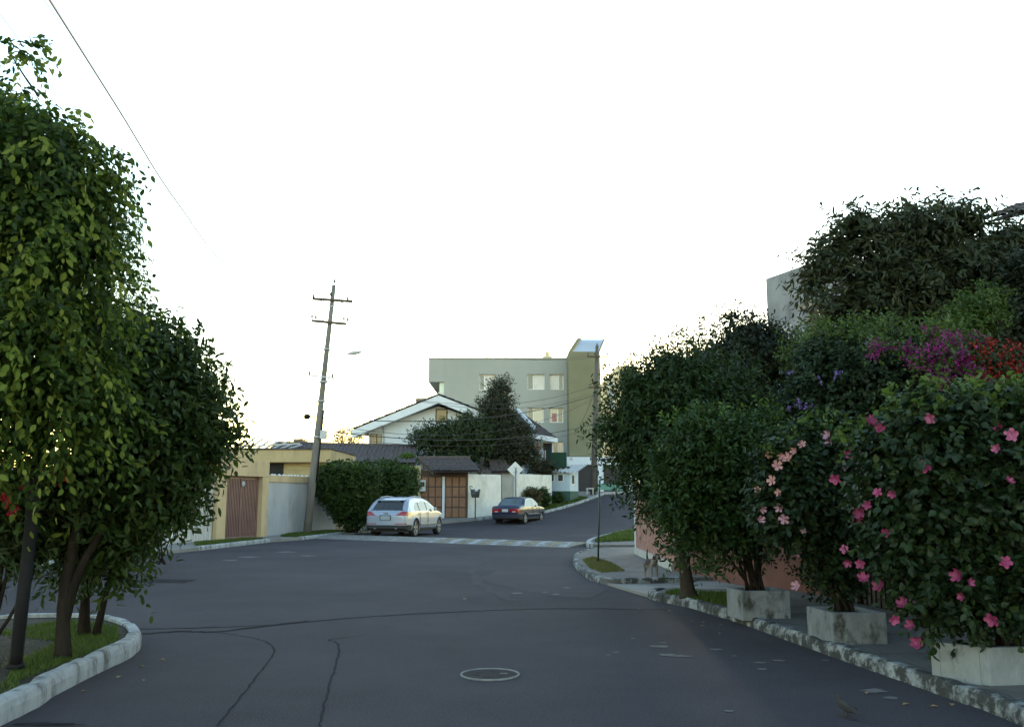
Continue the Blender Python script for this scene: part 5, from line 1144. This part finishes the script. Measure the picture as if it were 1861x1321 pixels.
cable(P(570,770,PY), P(697,770,57.3), .5, .012, 'service cable running from the leaning pole to the white gabled house')
cable(P(1080,712,Y2), P(1045,790,66), .2, .012, 'service drop from the second pole to the garage storey')
pts = catmull([P(20,-110,8), P(90,0,10), P(213,195,14), P(325,372,20), P(430,495,28), P(569,541,PY-.12)], 8)
tag(MB().tube(pts, .0155, 6).build('overhead_cable', M['cable']), 'thick black cable slanting down across the open sky at upper left', 'cable')
pts = catmull([P(10,-110,8), P(80,0,10), P(208,197,14.3), P(320,375,20.2), P(430,500,28), P(603,538,PY-.12)], 8)
tag(MB().tube(pts, .003, 5).build('overhead_cable', M['cable']), 'thin cable running just beside the thick cable at upper left', 'cable')
pts = catmull([P(-60,-90,10), P(0,20,12), P(25,60,13), P(330,470,26), P(569,580,PY-.12)], 8)
tag(MB().tube(pts, .005, 5).build('overhead_cable', M['cable']), 'faint thin cable crossing the top left corner', 'cable')

# diamond sign seen from behind
SY = 51.9; t = thing('road_sign', (X(937,SY), SY, H(SY)), 'diamond road sign seen from behind above the blue sedan', 'sign')
cx, cz = X(936.5,SY), Z(853,SY); r = 14.5/F*SY
mb = MB(); mb.add([(cx-r,SY+.05,cz),(cx,SY+.05,cz-r),(cx+r,SY+.05,cz),(cx,SY+.05,cz+r),(cx-r,SY+.056,cz),(cx,SY+.056,cz-r),(cx+r,SY+.056,cz),(cx,SY+.056,cz+r)], [(0,1,2,3),(7,6,5,4),(0,4,5,1),(1,5,6,2),(2,6,7,3),(3,7,4,0)]); mb.build('plate', M['sign_b'], t)
MB().tube([(X(937.5,SY),SY,H(SY)),(X(937.5,SY),SY,cz+r*.2)], .035, 8).build('post', mat('grey_blue_post', (.12,.14,.17), None, .7), t)
for z_ in (-.15, .15): MB().box((cx-.12,SY+.032,cz+z_*r*2-.02),(cx+.12,SY+.048,cz+z_*r*2+.02)).build('bracket', M['metal_gal'], t)
# waste basket on a post
WY = 50.0; p = Vector((X(864,WY), WY, H(WY)+.1)); t = thing('waste_basket', p, 'dark wire waste basket on a post before the white wall', 'waste basket')
MB().tube([p, Vector((p.x,p.y,Z(903,WY)))], .03, 7).build('post', M['metal_dk'], t)
z0, z1 = Z(904,WY), Z(890,WY)
mb = MB(); mb.hexa([(p.x-.2,p.y-.15,z0),(p.x+.2,p.y-.15,z0),(p.x+.2,p.y+.15,z0),(p.x-.2,p.y+.15,z0)], [(p.x-.28,p.y-.2,z1),(p.x+.28,p.y-.2,z1),(p.x+.28,p.y+.2,z1),(p.x-.28,p.y+.2,z1)]); mb.build('basket', M['metal_dk'], t)
for i in range(8):
    x_ = -.26+i*.074; mb = MB(); mb.tube([(p.x+x_*.72,p.y-.16,z0),(p.x+x_*1.05,p.y-.215,z1+.03)], .008, 4); mb.build('wire', M['metal_gal'], t)
mb = MB(); mb.tube([(p.x-.27,p.y-.21,z1+.02),(p.x+.27,p.y-.21,z1+.02),(p.x+.27,p.y+.2,z1+.02),(p.x-.27,p.y+.2,z1+.02),(p.x-.27,p.y-.21,z1+.02)], .014, 5); mb.build('rim', M['metal_dk'], t)
mb = MB(); mb.tube(catmull([(p.x-.27,p.y,z1),(p.x-.3,p.y,z1+.2),(p.x-.15,p.y,z1+.16)], 4), .02, 5); mb.build('handle', M['metal_dk'], t)
bg_ = thing('rubbish_bag', (p.x+.08,p.y,z1), 'pale plastic bag stuffed in the waste basket', 'bag')
mb = MB(); mb.lathe((p.x+.06,p.y-.1,z1-.12), [(.06,0),(.13,.06),(.15,.14),(.11,.2),(.04,.24),(.06,.28)], 9); mb.build('bag', M['bag'], bg_)
# street name post
NY = 21.2; p = Vector((2.0, NY, .11)); t = thing('street_name_sign', p, 'green street name sign on a thin dark post at the corner', 'sign')
ptop = P(1090,872,NY); MB().tube([G(1087,1021,.11), ptop], .022, 8).build('post', M['post_gr'], t)
mb = MB(); mb.beam(P(1090,884,NY-.03), P(1132,886,NY-.12), .02, .15, (0,0,1)); mb.build('name_plate', M['sign_g'], t)
mb = MB(); mb.beam(P(1089,887,NY+.02), P(1092,887,NY+1.2), .02, .12, (0,0,1)); mb.build('name_plate', M['sign_g'], t)
# fallen leaves
rn = random.Random(77); lm_ = bpy.data.meshes.new('fallen_leaf'); lm_.from_pydata([(0,0,0),(.5,.28,.12),(1,0,.05),(.5,-.28,.14),(.5,0,.02)], [], [(0,4,1),(1,4,2),(2,4,3),(3,4,0)]); lm_.materials.append(M['litter'])
for (u, v) in [(262,1236),(212,1233),(145,1258),(1262,1130),(1215,1111),(1283,1138),(843,1088),(1730,1284),(1708,1285),(1307,1152),(1275,1132),(205,1205),(1160,1108),(1575,1262),(300,1200),(1640,1282),(250,1212)]:
    p = G(u, v); o = link_obj('fallen_leaf', lm_, None, Matrix.Translation(p+Vector((0,0,.008))) @ Matrix.Rotation(rn.uniform(0,6.28),4,'Z') @ Matrix.Scale(rn.uniform(.05,.085),4))
    tag(o, 'small dry fallen leaf lying on the asphalt', 'leaf', 'fallen leaves on the road')

# ================================================================== CARS
def car(name, label, loc, heading, spec):
    """local: x forward from the rear bumper, y to the left, z up; surface sampled finely, then cut into parts"""
    Lc, hw, top, wid, belt, roofw, zb = spec['L'], spec['hw'], spec['top'], spec['wid'], spec['belt'], spec['roofw'], spec['zb']
    Mw = Matrix.Translation(loc) @ Matrix.Rotation(R(90)-heading, 4, 'Z')
    t = thing(name, loc, label, 'car', 'cars parked along the left kerb')
    tx, tz = zip(*top); wx, ww = zip(*wid); bx_, bz_ = zip(*zb)
    NX, NS, NC, NT = 150, 26, 6, 14; xs = np.concatenate([np.linspace(0,.5,34)[:-1], np.linspace(.5,Lc-.5,NX-66), np.linspace(Lc-.5,Lc,34)[1:]]); NX = len(xs)
    zmax = max(tz); rings = []
    def half(x, z):
        w_ = np.interp(x, wx, ww)*hw
        if z < belt: f = np.interp(z, [0,.25,.5,.75,belt], [.90,.95,1.0,.995,.975])
        else: f = np.interp(z, [belt, zmax], [.975, roofw])
        return w_*f
    for x in xs:
        zt_, z0_ = np.interp(x, tx, tz), np.interp(x, bx_, bz_); r = min(.10, (zt_-z0_)*.3); ring = []
        for i in range(NS): z = lerp(z0_, zt_-r, i/(NS-1)); ring.append((x, half(x, z), z))
        w1 = half(x, zt_-r)
        for i in range(1, NC+1): a = i/NC*math.pi/2; ring.append((x, w1-r*1.3*(1-math.cos(a)), zt_-r+r*math.sin(a)))
        w2 = ring[-1][1]
        for i in range(1, NT+1): q = 1-i/NT; ring.append((x, w2*q, zt_+.025*(1-q*q)*(1 if zt_ > belt else .6)))
        rings.append(ring)
    K = len(rings[0]); V = []
    for ring in rings:
        V += ring+[(x, -y, z) for x, y, z in reversed(ring[:-1])]
    K2 = 2*K-1; faces = {}
    def put(part, f): faces.setdefault(part, []).append(f)
    def part_of(c):
        return spec['part'](c[0], c[1], c[2])
    for i in range(NX-1):
        for j in range(K2-1):
            f = (i*K2+j, (i+1)*K2+j, (i+1)*K2+j+1, i*K2+j+1)
            c = np.mean([V[q] for q in f], axis=0); p_ = part_of(c)
            if p_: put(p_, f)
    # end caps as strips from side to side
    for i0, xx in ((0, -1), (NX-1, 1)):
        ring = rings[i0]; M_ = 24
        for j in range(K-1):
            y0_, z0_, y1_, z1_ = ring[j][1], ring[j][2], ring[j+1][1], ring[j+1][2]
            for q in range(M_):
                a, b = q/M_*2-1, (q+1)/M_*2-1; o = len(V); bul = .03*xx
                V += [(ring[j][0]+bul*(1-a*a), a*y0_, z0_), (ring[j][0]+bul*(1-b*b), b*y0_, z0_), (ring[j][0]+bul*(1-b*b), b*y1_, z1_), (ring[j][0]+bul*(1-a*a), a*y1_, z1_)]
                c = np.mean(V[o:o+4], axis=0); p_ = part_of(c)
                if p_: put(p_, (o, o+1, o+2, o+3))
    made = {}
    order = sorted(faces, key=lambda q: q != 'body')
    for part in order:
        fs = faces[part]; used = sorted({q for f in fs for q in f}); mp = {q: i for i, q in enumerate(used)}
        off = spec['proud'].get(part, 0); vv = []
        for q in used:
            v = Vector(V[q]); 
            if off: cdir = Vector((v.x-Lc*.5, v.y, v.z-.8)); cdir.x *= .3 if abs(v.x-Lc*.5) < Lc*.42 else 1; v = v+cdir.normalized()*off
            vv.append(Mw @ v)
        mb = MB(); mb.add(vv, [tuple(mp[q] for q in f) for f in fs], True)
        nm = part.split(':')[0]; o = mb.build(nm, spec['mats'][nm], t); made[part] = o
        bm = bmesh.new(); bm.from_mesh(o.data); bmesh.ops.remove_doubles(bm, verts=bm.verts[:], dist=.0008); bmesh.ops.recalc_face_normals(bm, faces=bm.faces[:]); bm.to_mesh(o.data); bm.free()
    # underbody
    mb = MB(); mb.box((.25,-hw*.80,.22), (Lc-.25,hw*.80,.62)); mb.xf(Mw); mb.build('underbody', M['cladding'], t)
    wr, ww_ = spec['wr'], .21
    for xw in spec['axles']:
        for s_ in (1, -1):
            cy = s_*(hw*.985-ww_); ax = Vector((0, s_, 0))
            w_ = thing('wheel', (0,0,0), None, None); w_.parent = t; w_.matrix_parent_inverse = t.matrix_basis.inverted(); w_.matrix_basis = Mw @ Matrix.Translation((xw, cy, wr))
            WM = w_.matrix_basis.copy()
            def sub(nm, mb, m):
                o = mb.build(nm, m); o.parent = w_; return o
            sub('tyre', MB().lathe((0,0,0), [(wr*.62,0),(wr*.96,.0),(wr,.03),(wr,ww_-.03),(wr*.95,ww_),(wr*.70,ww_),(wr*.68,ww_-.02)], 28, ax), M['tyre'])
            mb = MB(); mb.lathe(ax*(ww_-.03), [(wr*.18,0),(wr*.16,.02),(.02,.025)], 12, ax)
            for q in range(5):
                a_ = q*2*math.pi/5+.3
                for e_ in (-.17, .17):
                    p0_ = Vector((math.cos(a_)*wr*.1, 0, math.sin(a_)*wr*.1)); p1_ = Vector((math.cos(a_+e_)*wr*.68, 0, math.sin(a_+e_)*wr*.68)); y_ = ax*(ww_-.025)
                    mb.beam(p0_+y_, p1_+y_, .045, .03, (0,1,0))
            mb.tube([Vector((math.cos(i*math.pi/12)*wr*.69, 0, math.sin(i*math.pi/12)*wr*.69))+ax*(ww_-.02) for i in range(25)], .016, 5, False)
            sub('rim', mb, M['rim'])
            sub('brake_disc', MB().lathe(ax*(ww_-.09), [(.0,0),(wr*.62,0),(wr*.62,.01)], 18, ax), M['cladding'])
            # wheel arch lip
            mb = MB(); mb.tube([Mw @ Vector((xw+math.cos(a_)*spec['ar'], s_*float(half(xw+math.cos(a_)*spec['ar'], max(.3,wr+math.sin(a_)*spec['ar'])))*1.0, wr+math.sin(a_)*spec['ar'])) for a_ in [R(-12)+i*R(204)/18 for i in range(19)]], spec.get('lip',.018), 5); mb.build('wheel_arch', spec['lipm'], t)
    return t, Mw, half
def in_arch(x, z, spec): return any((x-xw)**2+(z-spec['wr'])**2 < spec['ar']**2 for xw in spec['axles'])
# silver SUV
S = dict(L=4.63, hw=.94, belt=1.02, roofw=.74, wr=.36, ar=.42, axles=(.98,3.79), lip=.02)
S['top'] = [(0,.88),(.03,.96),(.10,1.03),(.22,1.14),(.55,1.44),(.72,1.52),(1.0,1.565),(1.6,1.59),(2.2,1.575),(2.7,1.48),(3.15,1.27),(3.5,1.07),(3.9,1.03),(4.3,.95),(4.55,.80),(4.63,.68)]
S['wid'] = [(0,.84),(.06,.90),(.18,.955),(.45,.99),(1,1.0),(3.6,1.0),(4.2,.96),(4.5,.84),(4.63,.70)]
S['zb'] = [(0,.36),(.3,.27),(4.2,.25),(4.63,.32)]
def suv_part(x, y, z):
    ay = abs(y)
    if ay > .6 and in_arch(x, z, S): return None
    if x < .66 and 1.07 < z < 1.43 and ay < .68-.32*(z-1.07) and x < .2+(z-1.05)*1.0: return 'rear_window'
    if x < .30 and ay > .40 and .86+.0*x < z < .86+.17*min(1, (ay-.38)/.30) : return 'tail_light:'+('l' if y > 0 else 'r')
    if x < .12 and .52 < z < .56 and ay > .38: return 'reflector:'+('l' if y > 0 else 'r')
    if z < .49 and x < .9: return 'lower_bumper'
    if z < .34: return 'sill'
    zr = np.interp(x, [.85,1.15,2.2,2.7,3.25], [1.14,1.38,1.44,1.36,1.08])
    if ay > .5 and 1.05 < z < zr and .88 < x < 3.2:
        if abs(x-1.42) < .03 or abs(x-2.30) < .05: return 'pillar'
        return 'side_window:%s%d' % ('l' if y > 0 else 'r', 0 if x < 1.42 else 1 if x < 2.3 else 2)
    if ay < .62 and z > 1.10 and 2.6 < x < 3.42 and z > 1.08: return 'windscreen'
    if x > 4.25 and .70 < z < .84 and ay > .45: return 'headlight:'+('l' if y > 0 else 'r')
    return 'body'
S['part'] = suv_part; S['lipm'] = M['silver']
S['mats'] = dict(body=M['silver'], rear_window=M['car_glass'], tail_light=M['red_lens'], reflector=M['red_lens'], lower_bumper=M['cladding'], sill=M['cladding'], pillar=M['cladding'], side_window=M['car_glass'], windscreen=M['car_glass'], headlight=M['clear_lens'])
S['proud'] = dict()
hd = R(15); rw = Vector((X(752,36.9), 36.9, 0))        # rear right wheel contact
fw = Vector((math.sin(hd), math.cos(hd), 0)); lf = Vector((-fw.y, fw.x, 0))
loc = rw-fw*.98+lf*.80
t, Mw, hf = car('parked_car', 'silver SUV parked with its tail towards the speed bump', loc, hd, S)
def cp(nm, mb, m, bev=0): mb.xf(Mw); return mb.build(nm, m, t, bev)
for s_ in (1, -1):
    cp('roof_rail', MB().tube([(.85,s_*.60,1.545),(.95,s_*.62,1.60),(1.6,s_*.625,1.63),(2.25,s_*.62,1.605),(2.4,s_*.6,1.545)], .016, 6), M['silver'])
    mb = MB(); mb.box((2.95,s_*.93-.02,1.02),(3.06,s_*1.08+.02,1.17)); cp('wing_mirror', mb, M['silver'], .03)
    for xx in (1.36, 2.26): cp('door_handle', MB().box((xx-.11,s_*.945-.012,.915),(xx+.11,s_*.945+.012,.945)), M['silver'], .005)
    cp('side_trim', MB().box((1.5,s_*.945-.01,.47),(3.3,s_*.945+.01,.53)), M['rim'], .005)
    for xx in (1.42, 2.32): cp('door_seam', MB().box((xx-.006,s_*.943-.012,.40),(xx+.006,s_*.943+.0,1.02)), M['cladding'])
cp('number_plate', MB().box((-.055,-.20,.70),(-.032,.20,.86)), M['plate_g'], .004)
cp('tailgate_recess', MB().box((-.031,-.24,.68),(-.028,.24,.885)), M['cladding'])
cp('rear_spoiler', MB().add([(.47,-.60,1.485),(.47,.60,1.485),(.72,.62,1.55),(.72,-.62,1.55),(.47,-.60,1.46),(.47,.60,1.46),(.72,.62,1.50),(.72,-.62,1.50)], [(0,3,2,1),(4,5,6,7),(0,1,5,4),(1,2,6,5),(2,3,7,6),(3,0,4,7)]), M['silver'], .01)
cp('rear_emblem', MB().box((-.034,-.09,.965),(-.002,.09,.995)), M['rim'])
for s_ in (.45,-.45): cp('exhaust', MB().lathe((-.03,s_,.36), [(.03,0),(.03,.15)], 10, (1,0,0)), M['rim'])
# navy sedan
S2 = dict(L=4.20, hw=.83, belt=.90, roofw=.74, wr=.295, ar=.345, axles=(.88,3.33), lip=.012)
S2['top'] = [(0,.80),(.02,.88),(.08,.935),(.55,.955),(.75,.99),(1.15,1.31),(1.35,1.375),(1.8,1.40),(2.3,1.375),(2.6,1.27),(3.05,.98),(3.2,.94),(3.8,.86),(4.1,.74),(4.2,.62)]
S2['wid'] = [(0,.92),(.05,.955),(.2,.985),(.6,1),(3.4,1),(3.9,.96),(4.1,.88),(4.2,.80)]
S2['zb'] = [(0,.30),(.3,.24),(3.9,.22),(4.2,.26)]
def sed_part(x, y, z):
    ay = abs(y)
    if ay > .5 and in_arch(x, z, S2): return None
    if .72 < x < 1.22 and .99 < z < 1.315 and ay < .60-.25*(z-.99): return 'rear_window'
    if x < .16 and ay > .42 and .60 < z < .80: return 'tail_light:'+('l' if y > 0 else 'r')
    if x < .06 and .42 > ay > .24 and .62 < z < .79: return 'inner_lamp:'+('l' if y > 0 else 'r')
    if z < .34: return 'sill'
    if x < .3 and z < .52: return 'bumper'
    zr = np.interp(x, [1.0,1.25,2.25,2.55,3.0], [1.02,1.25,1.29,1.20,.93])
    if ay > .45 and .94 < z < zr and 1.0 < x < 2.95:
        if abs(x-1.95) < .03: return 'pillar'
        return 'side_window:%s%d' % ('l' if y > 0 else 'r', 0 if x < 1.95 else 1)
    if ay < .58 and 2.42 < x < 3.0 and z > .99: return 'windscreen'
    return 'body'
S2['part'] = sed_part; S2['lipm'] = M['navy']
S2['mats'] = dict(body=M['navy'], rear_window=M['car_glass_b'], tail_light=M['red_lens'], inner_lamp=M['red_lens'], bumper=mat('dark_blue_bumper', (.012,.014,.03), None, .5), sill=M['cladding'], pillar=M['cladding'], side_window=M['car_glass'], windscreen=M['car_glass'])
S2['proud'] = dict()
hd = R(22); rw = Vector((X(951,48.3), 48.3, 0)); fw = Vector((math.sin(hd), math.cos(hd), 0)); lf = Vector((-fw.y, fw.x, 0)); loc = rw-fw*.88+lf*.68
pz = (H(loc.y+3.3)-H(loc.y+.8))/2.4; loc.z = H(48.6)-.02
t, Mw, hf = car('parked_car', 'dark blue sedan parked at the kerb below the diamond sign', loc, hd, S2)
for s_ in (1, -1):
    mb = MB(); mb.box((2.62,s_*.82-.015,.92),(2.72,s_*.95+.015,1.03)); cp('wing_mirror', mb, M['cladding'], .02)
    cp('side_strip', MB().box((1.25,s_*.832-.008,.50),(3.0,s_*.832+.008,.535)), M['rim'], .003)
    for xx in (1.95, 2.95): cp('door_seam', MB().box((xx-.006,s_*.829-.012,.36),(xx+.006,s_*.829,.92)), M['cladding'])
    for xx in (1.75, 2.6): cp('door_handle', MB().box((xx-.09,s_*.829-.01,.80),(xx+.09,s_*.829+.01,.825)), M['cladding'], .004)
    cp('reversing_lamp', MB().box((-.034,s_*.50-.09,.62),(-.018,s_*.50+.09,.665)), M['clear_lens'])
cp('number_plate', MB().box((-.05,-.17,.63),(-.031,.17,.78)), M['plate'], .004)

# ================================================================== ANIMALS
def skin(name, verts, edges, radii, root=0, sub=2):
    me = bpy.data.meshes.new(name); me.from_pydata(verts, edges, []); me.update(); o = bpy.data.objects.new(name, me); COL.objects.link(o)
    m = o.modifiers.new('skin', 'SKIN'); m.use_smooth_shade = True; m.branch_smoothing = .4
    for i, r in enumerate(radii):
        sv = me.skin_vertices[0].data[i]; sv.radius = r if hasattr(r, '__len__') else (r, r); sv.use_root = (i == root)
    ss = o.modifiers.new('sub', 'SUBSURF'); ss.levels = sub; ss.render_levels = sub
    dg = bpy.context.evaluated_depsgraph_get(); ev = o.evaluated_get(dg); nm = bpy.data.meshes.new_from_object(ev); nm.name = name
    bpy.data.objects.remove(o); return nm
# beagle-like dog, x forward in local space
dv = [(-.16,0,.335),(.0,0,.325),(.15,0,.335),(.24,0,.39),(.30,0,.455),(.40,0,.425),      # 0 pelvis 1 belly 2 chest 3 neck 4 head 5 muzzle
      (-.17,.055,.26),(-.13,.065,.19),(-.20,.065,.10),(-.185,.065,.02),(-.155,.065,.012),   # hind left 6-10
      (-.17,-.055,.26),(-.15,-.065,.19),(-.22,-.065,.10),(-.205,-.065,.02),(-.175,-.065,.012), # hind right 11-15
      (.16,.06,.25),(.15,.065,.14),(.16,.065,.02),(.19,.065,.012),                           # front left 16-19
      (.16,-.06,.25),(.165,-.065,.14),(.18,-.065,.02),(.21,-.065,.012),                      # front right 20-23
      (-.21,0,.375),(-.235,0,.45),(-.245,.01,.53),(-.235,.02,.60)]                           # tail 24-27
de = [(0,1),(1,2),(2,3),(3,4),(4,5),(0,6),(6,7),(7,8),(8,9),(9,10),(0,11),(11,12),(12,13),(13,14),(14,15),(2,16),(16,17),(17,18),(18,19),(2,20),(20,21),(21,22),(22,23),(0,24),(24,25),(25,26),(26,27)]
dr = [.085,.088,.10,.062,.066,.030,.06,.038,.022,.018,.018,.06,.038,.022,.018,.018,.045,.027,.02,.02,.045,.027,.02,.02,.026,.018,.014,.010]
dm = skin('dog_body', dv, de, dr)
for m_ in ('fur_w','fur_d','fur_b'): dm.materials.append(M[m_])
for p in dm.polygons:
    c = p.center; i = 0
    if c.x > .23 and c.z > .41: i = 2 if not (abs(c.y) < .016 or c.x > .37) else 0
    elif -.22 < c.x < .14 and c.z > .345 and c.x > -.25: i = 1
    elif c.z > .27 and -.24 < c.x < .16: i = 1 if c.z > .32 else 2
    elif c.x < -.2 and .36 < c.z < .54: i = 1
    p.material_index = i
dpos = G(1184,1049,.12); hdg = math.atan2(-dpos.y, -dpos.x)+.38
t = thing('dog', dpos, 'small tan, black and white dog with raised white-tipped tail', 'dog'); t['label'] = 'small brown and white dog with raised white-tipped tail on the corner pavement'
DM = Matrix.Translation(dpos+Vector((0,0,-.002))) @ Matrix.Rotation(hdg, 4, 'Z') @ Matrix.Scale(.86, 4)
link_obj('body', dm, t, DM)
for s_ in (1, -1):
    mb = MB(); mb.add([(.285,s_*.05,.50),(.325,s_*.055,.495),(.335,s_*.072,.42),(.30,s_*.078,.395),(.272,s_*.07,.43),(.285,s_*.06,.50),(.325,s_*.066,.495),(.335,s_*.084,.42),(.30,s_*.09,.395),(.272,s_*.082,.43)], [(0,1,2,3,4),(9,8,7,6,5),(0,5,6,1),(1,6,7,2),(2,7,8,3),(3,8,9,4),(4,9,5,0)], True); mb.xf(DM); mb.build('ear', M['fur_b'], t)
    mb = MB(); mb.lathe((.355,s_*.033,.466), [(.004,-.006),(.009,0),(.004,.006)], 8, (1,s_*.5,.2)); mb.xf(DM); mb.build('eye', M['dark'], t)
mb = MB(); mb.lathe((.425,0,.435), [(.005,-.008),(.014,0),(.010,.008),(.003,.012)], 8, (1,0,0)); mb.xf(DM); mb.build('nose', M['dark'], t)
# bird on the road
bv = [(-.05,0,.075),(.02,0,.08),(.06,0,.11),(.075,0,.145),(.085,0,.165),(-.12,0,.06),(-.17,0,.052)]
bm_ = skin('bird_body', bv, [(0,1),(1,2),(2,3),(3,4),(0,5),(5,6)], [.038,.042,.028,.018,.022,(.028,.012),(.022,.006)], 1)
bm_.materials.append(M['feather']); bp_ = G(1537,1302); t = thing('bird', bp_, 'small grey-brown dove standing on the road near the right kerb', 'bird')
BM = Matrix.Translation(bp_) @ Matrix.Rotation(R(112), 4, 'Z') @ Matrix.Scale(.92, 4); link_obj('body', bm_, t, BM)
mb = MB(); mb.lathe((.103,0,.163), [(.006,0),(.001,.02)], 6, (1,0,-.2)); mb.xf(BM); mb.build('beak', M['dark'], t)
for s_ in (1, -1):
    mb = MB(); mb.tube([(.0,s_*.018,.05),(.005,s_*.018,.0),(.03,s_*.02,.003)], .004, 5); mb.xf(BM); mb.build('leg', M['fur_b'], t)
    mb = MB(); mb.add([(.05,s_*.036,.10),(.0,s_*.044,.10),(-.10,s_*.03,.08),(-.13,s_*.018,.065),(-.06,s_*.042,.06),(.03,s_*.04,.065)], [(0,1,2,3,4,5)], True); mb.xf(BM); mb.build('wing', M['feather'], t)
